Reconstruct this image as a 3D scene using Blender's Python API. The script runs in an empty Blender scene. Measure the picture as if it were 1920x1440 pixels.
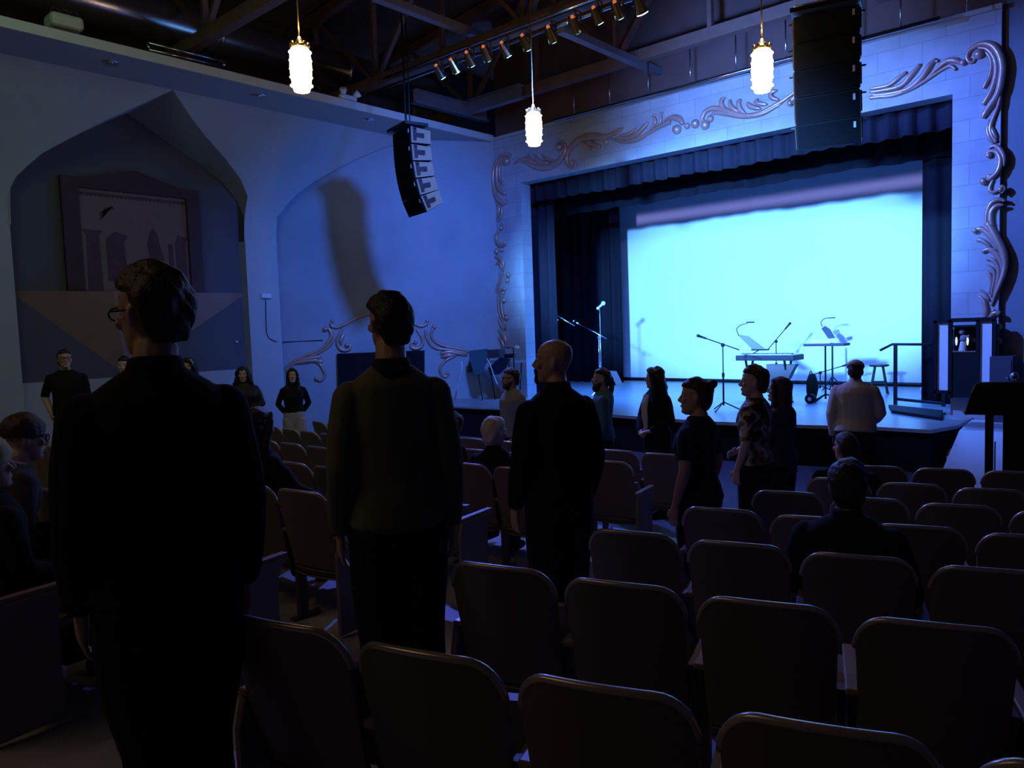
import bpy, bmesh, math, random
import numpy as np
from mathutils import Vector, Matrix, noise
random.seed(7)
R = math.radians; PI = math.pi
sc = bpy.context.scene
COL = sc.collection

# ------------------------------------------------------------------ camera
FPX = 1427.5; YAW, PITCH, ROLL = .7324, .07116, -.03411
_f = Vector((-math.sin(YAW)*math.cos(PITCH), math.cos(YAW)*math.cos(PITCH), -math.sin(PITCH)))
_r = Vector((math.cos(YAW), math.sin(YAW), 0)); _u = _r.cross(_f)
CR = _r*math.cos(ROLL) + _u*math.sin(ROLL); CU = -_r*math.sin(ROLL) + _u*math.cos(ROLL); CF = _f
cam = bpy.data.objects.new('camera', bpy.data.cameras.new('camera')); COL.objects.link(cam)
m = Matrix.Identity(4)
for i in range(3):
    m[i][0] = CR[i]; m[i][1] = CU[i]; m[i][2] = -CF[i]
cam.matrix_world = m
cam.data.sensor_width = 36; cam.data.lens = 36*FPX/1920; cam.data.clip_start = .05; cam.data.clip_end = 200
sc.camera = cam

# ------------------------------------------------------------------ view, world, main lights
sc.view_settings.view_transform = 'Standard'; sc.view_settings.look = 'None'
sc.view_settings.exposure = 0.0; sc.view_settings.gamma = 1.0
sc.view_settings.use_curve_mapping = False
try:
    sc.cycles.use_denoising = True
    sc.cycles.max_bounces = 8; sc.cycles.diffuse_bounces = 4; sc.cycles.sample_clamp_indirect = 6
except Exception: pass
w = bpy.data.worlds.new('world'); sc.world = w; w.use_nodes = True
w.node_tree.nodes['Background'].inputs[0].default_value = (.5, .45, .6, 1)
w.node_tree.nodes['Background'].inputs[1].default_value = .004

def light(name, kind, loc, target, energy, color, **kw):
    d = bpy.data.lights.new(name, kind); d.energy = energy; d.color = color
    for k, v in kw.items(): setattr(d, k, v)
    o = bpy.data.objects.new(name, d); COL.objects.link(o); o.location = loc
    if target is not None:
        o.rotation_euler = (Vector(target)-Vector(loc)).to_track_quat('-Z', 'Y').to_euler()
    return o
# video projector in the rear booth, throwing a blue-cyan field over the cyclorama
pj = light('projector_beam', 'SPOT', (-2.6, -7.0, 2.76), (-7.9, 18, .75), 92000, (.11, .37, 1.0), spot_size=R(26), spot_blend=.6, shadow_soft_size=.4)
pj.scale = (1, .5, 1)      # the gate is wider than high
# blue front washes from the roof bars
light('wash_left_wall', 'SPOT', (-6.28, 7.73, 3.9), (-12.9, 11.4, .6), 2500, (.04, .17, 1.0), spot_size=R(74), spot_blend=1.0, shadow_soft_size=.16)
light('wash_stage', 'SPOT', (-6.4, 9.2, 4.0), (-7.3, 14.0, -1.3), 1300, (.05, .20, 1.0), spot_size=R(88), spot_blend=.9, shadow_soft_size=.06)
light('wash_right', 'SPOT', (-6.0, 8.0, 3.9), (-2.1, 13.0, 1.0), 4200, (.07, .19, 1.0), spot_size=R(62), spot_blend=.9, shadow_soft_size=.08)
light('header_wash', 'SPOT', (-5.4, 8.6, 3.2), (-5.6, 12.8, 3.5), 2200, (.10, .27, 1.0), spot_size=R(82), spot_blend=1.0, shadow_soft_size=.2)
# unseen fill lamp added behind the masking border: a narrow band on the cyclorama
light('band_fill', 'AREA', (-8.0, 14.9, 2.86), (-8.0, 18, 2.86), 2.4, (.36, .36, 1.0), shape='RECTANGLE', size=7.6, size_y=.22, spread=R(5))
# unseen fill lamp added overhead to brighten the stage floor and stands
light('stage_fill', 'AREA', (-7.5, 14.9, 3.3), (-7.5, 13.6, -1.5), 700, (.03, .19, 1.0), shape='RECTANGLE', size=6, size_y=.3, spread=R(115))
light('wash_front_floor', 'SPOT', (-9.6, 9.3, 4.25), (-4.6, 7.0, -1.2), 2200, (.10, .16, 1.0), spot_size=R(70), spot_blend=.9, shadow_soft_size=.08)
# dim unseen fills added over the audience, for chair backs and left niche
light('fill_rear', 'AREA', (-5.5, -2.5, 4.2), (-5.5, 1.5, -1.6), 27, (1.0, .72, .46), shape='RECTANGLE', size=5, size_y=1.5)
light('fill_left', 'AREA', (-8.5, 1.5, 4.4), (-14, 4.5, 1.5), 22, (.50, 1.0, .62), shape='RECTANGLE', size=3, size_y=.8)

def ray(px, py): return CF + CR*((px-960)/FPX) - CU*((py-720)/FPX)
def at_depth(px, py, d): return ray(px, py)*d
def at_z(px, py, z): r = ray(px, py); return r*(z/r.z)
def at_X(px, py, X): r = ray(px, py); return r*(X/r.x)
def at_Y(px, py, Y): r = ray(px, py); return r*(Y/r.y)
def at_plane(px, py, p0, n): r = ray(px, py); return r*(p0.dot(n)/r.dot(n))
FLAT_Y = 6.6
def floor_z(y): return -1.6 - .08*min(max(y, -9), FLAT_Y)
STZ = -1.52       # stage floor
YS = 12.77        # proscenium wall plane

# ------------------------------------------------------------------ materials
def mat(name, col, rough=.6, metal=0, bump=0, bscale=40, vary=0, vscale=6, emit=None, estr=1, spec=.5, sheen=0, alpha=None, trans=0):
    m = bpy.data.materials.new(name); m.use_nodes = True
    nt = m.node_tree; b = nt.nodes['Principled BSDF']
    b.inputs['Base Color'].default_value = (*col, 1); b.inputs['Roughness'].default_value = rough
    b.inputs['Metallic'].default_value = metal
    b.inputs['Specular IOR Level'].default_value = spec
    if sheen: b.inputs['Sheen Weight'].default_value = sheen
    if trans: b.inputs['Transmission Weight'].default_value = trans
    tc = nt.nodes.new('ShaderNodeTexCoord')
    if vary:
        n = nt.nodes.new('ShaderNodeTexNoise'); n.inputs['Scale'].default_value = vscale; n.inputs['Detail'].default_value = 5
        nt.links.new(tc.outputs['Object'], n.inputs['Vector'])
        mx = nt.nodes.new('ShaderNodeMix'); mx.data_type = 'RGBA'
        mx.inputs[6].default_value = (*[c*(1-vary) for c in col], 1)
        mx.inputs[7].default_value = (*[min(1, c*(1+vary)) for c in col], 1)
        nt.links.new(n.outputs['Fac'], mx.inputs[0]); nt.links.new(mx.outputs[2], b.inputs['Base Color'])
    if bump:
        n = nt.nodes.new('ShaderNodeTexNoise'); n.inputs['Scale'].default_value = bscale; n.inputs['Detail'].default_value = 4
        nt.links.new(tc.outputs['Object'], n.inputs['Vector'])
        bp = nt.nodes.new('ShaderNodeBump'); bp.inputs['Strength'].default_value = bump; bp.inputs['Distance'].default_value = .01
        nt.links.new(n.outputs['Fac'], bp.inputs['Height']); nt.links.new(bp.outputs['Normal'], b.inputs['Normal'])
    if emit:
        b.inputs['Emission Color'].default_value = (*emit, 1); b.inputs['Emission Strength'].default_value = estr
    return m
M = {}
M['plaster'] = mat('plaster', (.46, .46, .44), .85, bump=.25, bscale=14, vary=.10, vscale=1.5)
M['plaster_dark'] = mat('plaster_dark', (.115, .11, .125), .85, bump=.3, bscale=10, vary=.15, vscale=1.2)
M['plaster_angled'] = mat('plaster_angled', (.36, .38, .40), .8, bump=.35, bscale=6, vary=.30, vscale=.9)
M['front_floor_shaded'] = mat('front_floor_shaded', (.06, .065, .10), .8, bump=.3, bscale=80, vary=.25, vscale=2)  # house floor before the stage, its dimness put into the colour
M['stool_wood'] = mat('stool_wood', (.03, .02, .018), .5, vary=.2)
M['plaster_recess'] = mat('plaster_recess', (.20, .21, .24), .8, bump=.25, vary=.15, vscale=1.5)
M['wood_dark'] = mat('wood_dark', (.16, .085, .065), .7, bump=.3, bscale=20, vary=.35, vscale=4)
M['steel'] = mat('steel', (.22, .2, .22), .5, metal=.4, vary=.2)
M['roof'] = mat('roof', (.13, .07, .06), .9, vary=.4, vscale=2)
M['duct'] = mat('duct', (.55, .48, .42), .24, metal=.95, bump=.15, bscale=5)
M['black'] = mat('black', (.010, .010, .012), .75, spec=.15)
M['black_gloss'] = mat('black_gloss', (.01, .01, .012), .2)
M['black_metal'] = mat('black_metal', (.02, .02, .022), .4, metal=.6)
M['white'] = mat('white', (.75, .75, .75), .55)
M['offwhite'] = mat('offwhite', (.6, .57, .5), .6)
M['chrome'] = mat('chrome', (.6, .6, .62), .22, metal=1)
M['carving'] = mat('carving', (.58, .36, .29), .34, metal=.4, bump=.2, bscale=30, vary=.25, vscale=5)
M['velvet'] = mat('velvet', (.012, .012, .018), .95, spec=.05, vary=.2, vscale=2)
M['velvet_blue'] = mat('velvet_blue', (.022, .021, .032), .95, spec=.08, vary=.15, vscale=3)
M['cyc'] = mat('cyc', (.80, .80, .80), .9)
M['stage_floor'] = mat('stage_floor', (.30, .29, .29), .32, bump=.15, bscale=8, vary=.3, vscale=2.5)
M['chair_shell'] = mat('chair_shell', (.17, .125, .10), .45, bump=.08, bscale=60, vary=.15, vscale=3)
M['chair_rim'] = mat('chair_rim', (.50, .42, .36), .28, metal=.5)
M['chair_metal'] = mat('chair_metal', (.10, .085, .08), .5, metal=.3)
M['armwood'] = mat('armwood', (.26, .17, .12), .35, vary=.2, vscale=20)
M['bronze'] = mat('bronze', (.40, .25, .20), .55, metal=.2, vary=.1, vscale=2)
M['lamp_cap'] = mat('lamp_cap', (.45, .30, .12), .35, metal=.8)
M['lamp_glass'] = mat('lamp_glass', (1, .9, .6), .3, emit=(1.0, .80, .42), estr=9)
M['led'] = mat('led', (.2, .6, 1), .3, emit=(.25, .7, 1.0), estr=14)
M['led_bright'] = mat('led_bright', (.3, .5, 1), .3, emit=(.35, .55, 1.0), estr=30)
M['led_red'] = mat('led_red', (1, .2, .1), .3, emit=(1, .25, .1), estr=.5)
M['candle'] = mat('candle', (.8, .85, 1), .3, emit=(.7, .8, 1), estr=1.0)
M['iron'] = mat('iron', (.012, .012, .015), .5, metal=.2, spec=.3)
M['skin'] = mat('skin', (.55, .33, .24), .5, bump=.05, bscale=80)
M['skin_pale'] = mat('skin_pale', (.62, .42, .34), .5)
M['skin_dark'] = mat('skin_dark', (.16, .09, .065), .5)
M['hair_brown'] = mat('hair_brown', (.045, .026, .016), .55, bump=.8, bscale=70)
M['hair_black'] = mat('hair_black', (.014, .011, .011), .5, bump=.8, bscale=70)
M['hair_white'] = mat('hair_white', (.62, .56, .46), .6, bump=.8, bscale=70)
M['hair_auburn'] = mat('hair_auburn', (.07, .028, .03), .6, bump=.6, bscale=60)
M['eye'] = mat('eye', (.6, .58, .55), .2)
M['iris'] = mat('iris', (.02, .015, .01), .2)
M['lip'] = mat('lip', (.36, .14, .12), .5)
def cloth(n, c, r=.9): M[n] = mat(n, c, r, bump=.35, bscale=9, vary=.12, vscale=4, spec=.2)
cloth('cl_black', (.012, .012, .016)); cloth('cl_navy', (.022, .025, .05)); cloth('cl_sweater', (.15, .145, .095))
cloth('cl_trouser', (.016, .016, .022)); cloth('cl_white', (.62, .56, .52)); cloth('cl_grey', (.26, .25, .26))
cloth('knit_yellow', (.62, .52, .30)); cloth('cl_teal', (.07, .16, .20)); cloth('cl_cream', (.55, .50, .44)); cloth('cl_jacket', (.07, .065, .08))
cloth('cl_maroon', (.06, .015, .02)); cloth('cl_yellow', (.6, .5, .3)); cloth('cl_pants_pale', (.48, .45, .48)); cloth('cl_leather', (.03, .025, .03), .45)
def pattern_mat():
    m = bpy.data.materials.new('cl_pattern'); m.use_nodes = True; nt = m.node_tree; b = nt.nodes['Principled BSDF']
    b.inputs['Roughness'].default_value = .85
    tc = nt.nodes.new('ShaderNodeTexCoord'); n = nt.nodes.new('ShaderNodeTexNoise'); n.inputs['Scale'].default_value = 9; n.inputs['Detail'].default_value = 1
    cr = nt.nodes.new('ShaderNodeValToRGB'); cr.color_ramp.interpolation = 'CONSTANT'
    cr.color_ramp.elements[0].color = (.03, .035, .03, 1); cr.color_ramp.elements[1].position = .44; cr.color_ramp.elements[1].color = (.20, .19, .10, 1)
    e = cr.color_ramp.elements.new(.52); e.color = (.62, .54, .44, 1)
    e = cr.color_ramp.elements.new(.62); e.color = (.12, .06, .07, 1)
    nt.links.new(tc.outputs['Object'], n.inputs['Vector']); nt.links.new(n.outputs['Fac'], cr.inputs['Fac']); nt.links.new(cr.outputs['Color'], b.inputs['Base Color'])
    M['cl_pattern'] = m
pattern_mat()
def block_mat():     # painted concrete block of the proscenium wall
    m = bpy.data.materials.new('painted_block'); m.use_nodes = True; nt = m.node_tree; b = nt.nodes['Principled BSDF']
    b.inputs['Roughness'].default_value = .8
    tc = nt.nodes.new('ShaderNodeTexCoord'); mp = nt.nodes.new('ShaderNodeMapping'); mp.inputs['Rotation'].default_value = (R(90), 0, 0)
    br = nt.nodes.new('ShaderNodeTexBrick'); br.inputs['Scale'].default_value = 1; br.inputs['Brick Width'].default_value = .62; br.inputs['Row Height'].default_value = .31
    br.inputs['Mortar Size'].default_value = .006; br.inputs['Color1'].default_value = (.52, .52, .53, 1); br.inputs['Color2'].default_value = (.47, .47, .49, 1); br.inputs['Mortar'].default_value = (.36, .36, .38, 1)
    n = nt.nodes.new('ShaderNodeTexNoise'); n.inputs['Scale'].default_value = 3.5; n.inputs['Detail'].default_value = 6
    mx = nt.nodes.new('ShaderNodeMix'); mx.data_type = 'RGBA'; mx.blend_type = 'MULTIPLY'; mx.inputs[0].default_value = .35
    nt.links.new(tc.outputs['Object'], mp.inputs['Vector']); nt.links.new(mp.outputs['Vector'], br.inputs['Vector'])
    nt.links.new(tc.outputs['Object'], n.inputs['Vector'])
    nt.links.new(br.outputs['Color'], mx.inputs[6]); nt.links.new(n.outputs['Fac'], mx.inputs[7]); nt.links.new(mx.outputs[2], b.inputs['Base Color'])
    M['block'] = m
block_mat()
def floor_mat():
    m = bpy.data.materials.new('house_floor'); m.use_nodes = True; nt = m.node_tree; b = nt.nodes['Principled BSDF']
    b.inputs['Roughness'].default_value = .55
    tc = nt.nodes.new('ShaderNodeTexCoord'); n = nt.nodes.new('ShaderNodeTexNoise'); n.inputs['Scale'].default_value = 2; n.inputs['Detail'].default_value = 8
    cr = nt.nodes.new('ShaderNodeValToRGB'); cr.color_ramp.elements[0].color = (.26, .24, .24, 1); cr.color_ramp.elements[1].color = (.40, .38, .38, 1)
    nt.links.new(tc.outputs['Object'], n.inputs['Vector']); nt.links.new(n.outputs['Fac'], cr.inputs['Fac']); nt.links.new(cr.outputs['Color'], b.inputs['Base Color'])
    M['floor'] = m
floor_mat()

# ------------------------------------------------------------------ object helpers
def link(o, parent=None):
    COL.objects.link(o)
    if parent is not None: o.parent = parent
    return o
def empty(name, loc=(0, 0, 0), rz=0, label=None, cat=None, group=None, parent=None):
    o = bpy.data.objects.new(name, None); o.empty_display_size = .1; link(o, parent)
    o.location = loc; o.rotation_euler = (0, 0, rz)
    tag(o, label, cat, group); return o
def tag(o, label=None, cat=None, group=None, kind=None):
    if label: o['label'] = label
    if cat: o['category'] = cat
    if group: o['group'] = group
    if kind: o['kind'] = kind
    return o
def obj(name, bm, material, parent=None, smooth=False, bevel=0, loc=None, autos=None):
    bmesh.ops.recalc_face_normals(bm, faces=bm.faces[:])
    me = bpy.data.meshes.new(name); bm.to_mesh(me); bm.free()
    if isinstance(material, (list, tuple)):
        for mm in material: me.materials.append(mm)
    else: me.materials.append(material)
    if smooth:
        for p in me.polygons: p.use_smooth = True
    o = bpy.data.objects.new(name, me); link(o, parent)
    if loc is not None: o.location = loc
    if bevel:
        b = o.modifiers.new('bevel', 'BEVEL'); b.width = bevel; b.segments = 2; b.limit_method = 'ANGLE'
    return o
def struct(name, bm, material, **k):
    o = obj(name, bm, material, **k); o['kind'] = 'structure'; return o
def box(bm, lo, hi, mtx=None):
    vs = []
    for x in (lo[0], hi[0]):
        for y in (lo[1], hi[1]):
            for z in (lo[2], hi[2]):
                v = Vector((x, y, z)); vs.append(bm.verts.new(mtx @ v if mtx else v))
    for f in ((0, 1, 3, 2), (4, 6, 7, 5), (0, 4, 5, 1), (2, 3, 7, 6), (0, 2, 6, 4), (1, 5, 7, 3)): bm.faces.new([vs[i] for i in f])
    return bm
def beam(bm, a, b, w, h, up=(0, 0, 1)):
    a = Vector(a); b = Vector(b); d = (b-a); L = d.length; d.normalize()
    s = d.cross(Vector(up)); s = s.normalized() if s.length > 1e-4 else Vector((1, 0, 0)); t = s.cross(d)
    mt = Matrix(((s.x, d.x, t.x, a.x), (s.y, d.y, t.y, a.y), (s.z, d.z, t.z, a.z), (0, 0, 0, 1)))
    return box(bm, (-w/2, 0, -h/2), (w/2, L, h/2), mt)
def ring(bm, c, u, v, ru, rv, n):
    return [bm.verts.new(c + u*(ru*math.cos(2*PI*i/n)) + v*(rv*math.sin(2*PI*i/n))) for i in range(n)]
def skin_rings(bm, rings, cap=True):
    n = len(rings[0])
    for a, b in zip(rings, rings[1:]):
        for i in range(n): bm.faces.new((a[i], a[(i+1) % n], b[(i+1) % n], b[i]))
    if cap: bm.faces.new(rings[0][::-1]); bm.faces.new(rings[-1])
def catmull(pts, k=4):
    P = [Vector(p) for p in pts]
    if len(P) < 3: return P
    out = []
    for i in range(len(P)-1):
        p0 = P[max(i-1, 0)]; p1 = P[i]; p2 = P[i+1]; p3 = P[min(i+2, len(P)-1)]
        for j in range(k):
            t = j/k
            out.append(.5*((2*p1)+(p2-p0)*t+(2*p0-5*p1+4*p2-p3)*t*t+(3*p1-p0-3*p2+p3)*t**3))
    out.append(P[-1]); return out
def tube(bm, pts, r, n=8, smooth=0, flat=1.0):
    """tube along points; r number or list (interpolated)"""
    if smooth: 
        q = catmull(pts, smooth)
    else: q = [Vector(p) for p in pts]
    m_ = len(q)
    rr = [r]*m_ if isinstance(r, (int, float)) else [float(np.interp(i/(m_-1), np.linspace(0, 1, len(r)), r)) for i in range(m_)]
    rings = []; ref = None
    for i, p in enumerate(q):
        d = (q[min(i+1, m_-1)] - q[max(i-1, 0)]).normalized()
        if ref is None:
            ref = Vector((0, 0, 1)) if abs(d.z) < .9 else Vector((0, 1, 0))
        u = ref - d*ref.dot(d)
        if u.length < 1e-5: u = d.orthogonal()
        u.normalize(); ref = u; v = d.cross(u)
        rings.append(ring(bm, p, u, v, rr[i], rr[i]*flat, n))
    skin_rings(bm, rings); return bm
def ball(bm, c, r, n=10, sc_=(1, 1, 1)):
    c = Vector(c); bmesh.ops.create_uvsphere(bm, u_segments=n, v_segments=max(6, n//2+2), radius=1,
        matrix=Matrix.Translation(c) @ Matrix.Diagonal((r*sc_[0], r*sc_[1], r*sc_[2], 1)))
    return bm
def cyl(bm, a, b, r, r2=None, n=16): return tube(bm, [a, b], [r, r2 if r2 is not None else r], n)
def lathe(bm, prof, c=(0, 0, 0), n=24):
    c = Vector(c); rings = [ring(bm, c+Vector((0, 0, z)), Vector((1, 0, 0)), Vector((0, 1, 0)), max(r, 1e-4), max(r, 1e-4), n) for r, z in prof]
    skin_rings(bm, rings); return bm
def prism(bm, poly, thick):   # poly: list of Vector (planar), thick: vector
    a = [bm.verts.new(p) for p in poly]; b = [bm.verts.new(Vector(p)+thick) for p in poly]
    n = len(poly); bm.faces.new(a); bm.faces.new(b[::-1])
    for i in range(n): bm.faces.new((a[i], a[(i+1) % n], b[(i+1) % n], b[i]))
    return bm
NB = bmesh.new
exec_parts = []

# ================================================================== ROOM
XB = -14.8; XP = -14.55; XCOV = -12.9; ZT = 4.22; XE = -11.8
# floor with rake
bm = NB()
ys = [-9, -3, 0, 3, FLAT_Y, 15.2]
for y0, y1 in zip(ys, ys[1:]):
    vs = [bm.verts.new((x, y, floor_z(y)-d)) for d in (0, .2) for (x, y) in ((-15, y0), (4, y0), (4, y1), (-15, y1))]
    bm.faces.new(vs[:4]); bm.faces.new(vs[4:][::-1])
o = struct('floor', bm, [M['floor'], M['front_floor_shaded']])
for f in o.data.polygons:
    if f.center.y > FLAT_Y: f.material_index = 1
# left wall: back planes, pilasters, vaulted cove, soffit
def wall_rect(name, a, b, z0, z1, material, t=Vector((0, 0, 0))):
    bm = NB(); prism(bm, [Vector((a[0], a[1], z0)), Vector((b[0], b[1], z0)), Vector((b[0], b[1], z1)), Vector((a[0], a[1], z1))], t)
    return struct(name, bm, material)
N1 = (at_X(5, 363, XB).y, at_X(458, 430, XB).y)      # first niche along Y
PL = (at_X(458, 430, XP).y, at_X(517, 430, XP).y)    # pilaster
ZLEDGE = at_X(237, 706, XB).z
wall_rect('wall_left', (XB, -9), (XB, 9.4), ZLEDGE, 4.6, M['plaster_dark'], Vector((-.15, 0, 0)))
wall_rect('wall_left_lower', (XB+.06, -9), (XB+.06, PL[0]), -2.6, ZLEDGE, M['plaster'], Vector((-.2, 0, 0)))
# angled wall between pilaster and proscenium
A0 = Vector((XB, PL[1]-.05, 0)); A1 = Vector((XE, YS, 0)); AD = (A1-A0).normalized(); AN = Vector((AD.y, -AD.x, 0))
bm = NB(); prism(bm, [A0+Vector((0, 0, -2.6)), A1+Vector((0, 0, -2.6)), A1+Vector((0, 0, ZT)), A0+Vector((0, 0, ZT))], -AN*.15)
struct('wall_left_angled', bm, M['plaster_angled'])
# pilasters
def cove_x(z):
    t = min(max((z-2.0)/(ZT-2.0), 0), 1); return XP + (XCOV-XP)*t**2.1
def pilaster(name, y0, y1):
    bm = NB(); box(bm, (XB-.05, y0, -2.6), (XP, y1, 2.0)); return struct(name, bm, M['plaster'])
pilaster('trim_1', *PL)
P0 = (N1[0]-.75, N1[0]); pilaster('trim_2', *P0)
# arch outlines on the back plane: list of (y, z) left->apex->right
def arch(y0, y1, n=14):
    ap_y = at_X(238, 212, XB).y; ap_z = at_X(238, 212, XB).z; out = []
    zl = at_X(5, 363, XB).z
    pl = [(at_X(px, py, XB).y, at_X(px, py, XB).z) for px, py in ((5, 363), (16, 338), (35, 318), (55, 300), (95, 278), (150, 250), (238, 212))]
    pr = [(at_X(px, py, XB).y, at_X(px, py, XB).z) for px, py in ((238, 212), (290, 250), (330, 278), (380, 312), (420, 345), (445, 378), (456, 405), (459, 430))]
    s = (y1-y0)/(N1[1]-N1[0])
    return [(y0+(y-N1[0])*s, z) for y, z in pl+pr[1:]], ap_y
NZ = 10
def cove_bay(bm, outline, xback=XB):
    """front cove above the arch and the vault strip from back outline to front outline"""
    rows = []
    zs = outline[0][1]
    for (y, z) in outline:
        zf = z + (ZT-z)*max(0, (z-zs))/(outline[6][1]-zs)*.0 + 0
        k = (z-2.0)/(max(p[1] for p in outline)-2.0)
        zf = min(z + .0, ZT)
        rows.append((y, z, zf, k))
    zmax = max(p[1] for p in outline)
    prev = None
    for (y, z, zf, k) in rows:
        zf = min(ZT-.002, z*(1) + (ZT-zmax)*max(k, 0)**2)
        col = [bm.verts.new((xback-.02, y, z)), bm.verts.new((cove_x(zf), y, zf))]
        for j in range(1, NZ+1):
            zz = zf + (ZT-zf)*j/NZ; col.append(bm.verts.new((cove_x(zz), y, zz)))
        if prev:
            for a, b, c, d in zip(prev, prev[1:], col[1:], col): bm.faces.new((a, b, c, d))
        prev = col
def cove_plain(bm, y0, y1, z0=2.0):
    prev = None
    for y in (y0, y1):
        col = [bm.verts.new((cove_x(z0+(ZT-z0)*j/14), y, z0+(ZT-z0)*j/14)) for j in range(15)]
        if prev:
            for a, b, c, d in zip(prev, prev[1:], col[1:], col): bm.faces.new((a, b, c, d))
        prev = col
ol, _ = arch(*N1)
bm = NB(); cove_bay(bm, ol); 
cove_plain(bm, PL[0]-.01, PL[1]); cove_plain(bm, P0[0], P0[1]+.02)
# jambs closing the first niche
for (y0, z0) in (ol[0], ol[-1]):
    vs = [bm.verts.new(p) for p in ((XB-.02, y0, ZLEDGE-.2), (XP, y0, ZLEDGE-.2), (XP, y0, min(2.0, z0)), (cove_x(z0), y0, z0), (XB-.02, y0, z0))]
    bm.faces.new(vs)
# earlier bay to the left, mostly outside the frame
ol0 = [(y-(N1[1]-N1[0])-.75, z) for y, z in ol]; cove_bay(bm, ol0)
o = struct('wall_left_cove', bm, M['plaster'], smooth=True)
em = o.modifiers.new('es', 'EDGE_SPLIT'); em.split_angle = R(35)
# second bay: outline lies on the angled wall
n_ = AN; pts2 = [at_plane(px, py, A0, n_) for px, py in ((516, 402), (528, 385), (548, 366), (580, 345), (620, 322), (665, 300), (715, 280), (780, 262))]
end = A0 + AD*((XCOV-XB)/AD.x)
bm = NB(); prev = None
L = [Vector((XB, PL[1], pts2[0].z-1.2))]
allp = [Vector((cove_x(pts2[0].z-.1), PL[1], pts2[0].z-.1))] + pts2 + [Vector((end.x, end.y, ZT-.001))]
for i, p in enumerate(allp):
    k = i/(len(allp)-1)
    zf = min(ZT-.001, p.z+.02); xf = cove_x(zf); yf = p.y
    if xf < p.x: xf = p.x
    col = [bm.verts.new(p - AN*(.02 if i else 0))]
    for j in range(NZ+1):
        zz = zf+(ZT-zf)*j/NZ; col.append(bm.verts.new((max(cove_x(zz), p.x), yf, zz)))
    if prev:
        for a, b, c, d in zip(prev, prev[1:], col[1:], col): bm.faces.new((a, b, c, d))
    prev = col
o = struct('wall_left_cove_front', bm, M['plaster'], smooth=True); em = o.modifiers.new('es', 'EDGE_SPLIT'); em.split_angle = R(35)
bm = NB(); box(bm, (XB-.1, -9, ZT), (XE, YS+.1, ZT+.10)); struct('trim_3', bm, M['plaster'])
bm = NB(); box(bm, (XE-.02, -9, ZT-.02), (XE+.03, YS-.02, ZT+.12)); struct('trim_4', bm, M['offwhite'])
# proscenium wall with opening
XR = -2.1; OL = at_Y(976, 342, YS).x; OR_ = at_Y(1786, 178, YS).x; OT = 3.19; WT = .32
bm = NB()
box(bm, (XE-.1, YS, -2.6), (OL, YS+WT, ZT)); box(bm, (OR_, YS, -2.6), (XR, YS+WT, ZT)); box(bm, (OL, YS, OT), (OR_, YS+WT, ZT))
struct('wall_stage', bm, M['block'])
bm = NB(); box(bm, (XE-.05, YS-.05, ZT-.005), (XR+.01, YS+.3, ZT+.06)); struct('trim_5', bm, M['plaster'])
# right return and recessed wall to the right of the proscenium
bm = NB(); box(bm, (XR+.001, YS+.09, -2.6), (4, YS+WT+.15, 6.5)); struct('wall_right_recess', bm, M['plaster_recess'])
# stage house: side walls and back wall, ceiling of the room
bm = NB(); box(bm, (-14, 18.35, -2.6), (-.5, 18.5, 6.5)); struct('wall_stage_back', bm, M['black'])
bm = NB(); box(bm, (-14.1, YS+WT, -2.6), (-14, 18.5, 6.5)); struct('wall_stage_left', bm, M['black'])
bm = NB(); box(bm, (-.6, YS+1.05, -2.6), (-.5, 18.5, 6.5)); struct('wall_stage_right', bm, M['black'])
bm = NB(); box(bm, (4, -9, -2.6), (4.1, YS+1.1, 7)); struct('wall_right', bm, M['plaster_dark'])
bm = NB(); box(bm, (-15, -9.1, -2.6), (4, -9, 7)); struct('wall_rear', bm, M['plaster_dark'])
bm = NB()
prism(bm, [Vector((-15, -9, 6.6)), Vector((-5.5, -9, 7.6)), Vector((4.1, -9, 6.6)), Vector((4.1, -9, 6.8)), Vector((-5.5, -9, 7.8)), Vector((-15, -9, 6.8))], Vector((0, 27.6, 0)))
struct('ceiling', bm, M['roof'])
bm = NB(); box(bm, (XB-.1, -9, ZT+.1), (XB, YS, 6.8)); box(bm, (XE-.1, YS+.2, ZT), (XR, YS+.3, 7.5)); struct('wall_upper', bm, M['roof'])

# stage
front = [at_z(px, py, STZ) for px, py in ((815, 757), (835, 761), (900, 764), (980, 767), (1060, 770), (1130, 776), (1225, 783), (1330, 790), (1480, 796), (1640, 800), (1745, 806), (1797, 797))]
front = [Vector((max(p.x, -13.4), p.y, STZ)) for p in front]
top = front + [Vector((front[-1].x, YS+.2, STZ)), Vector((-2.9, YS+.2, STZ)), Vector((-2.9, YS+.6, STZ)), Vector((-.6, YS+.6, STZ)), Vector((-.6, 18.4, STZ)), Vector((-14, 18.4, STZ)), Vector((-14, front[0].y, STZ))]
bm = NB(); prism(bm, top, Vector((0, 0, -.05))); struct('floor_stage', bm, M['stage_floor'])
bm = NB()
inner = [Vector((p.x, p.y+.05, STZ-.05)) for p in front]
prism(bm, inner + [Vector((front[-1].x-.03, YS+.9, STZ-.05)), Vector((-13.4, YS+.9, STZ-.05))], Vector((0, 0, -.62)))
struct('wall_stage_front', bm, M['velvet'])
bm = NB(); tube(bm, [p+Vector((0, -.01, -.03)) for p in front[:5]], .012, 6); struct('trim_6', bm, M['chrome'])

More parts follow.
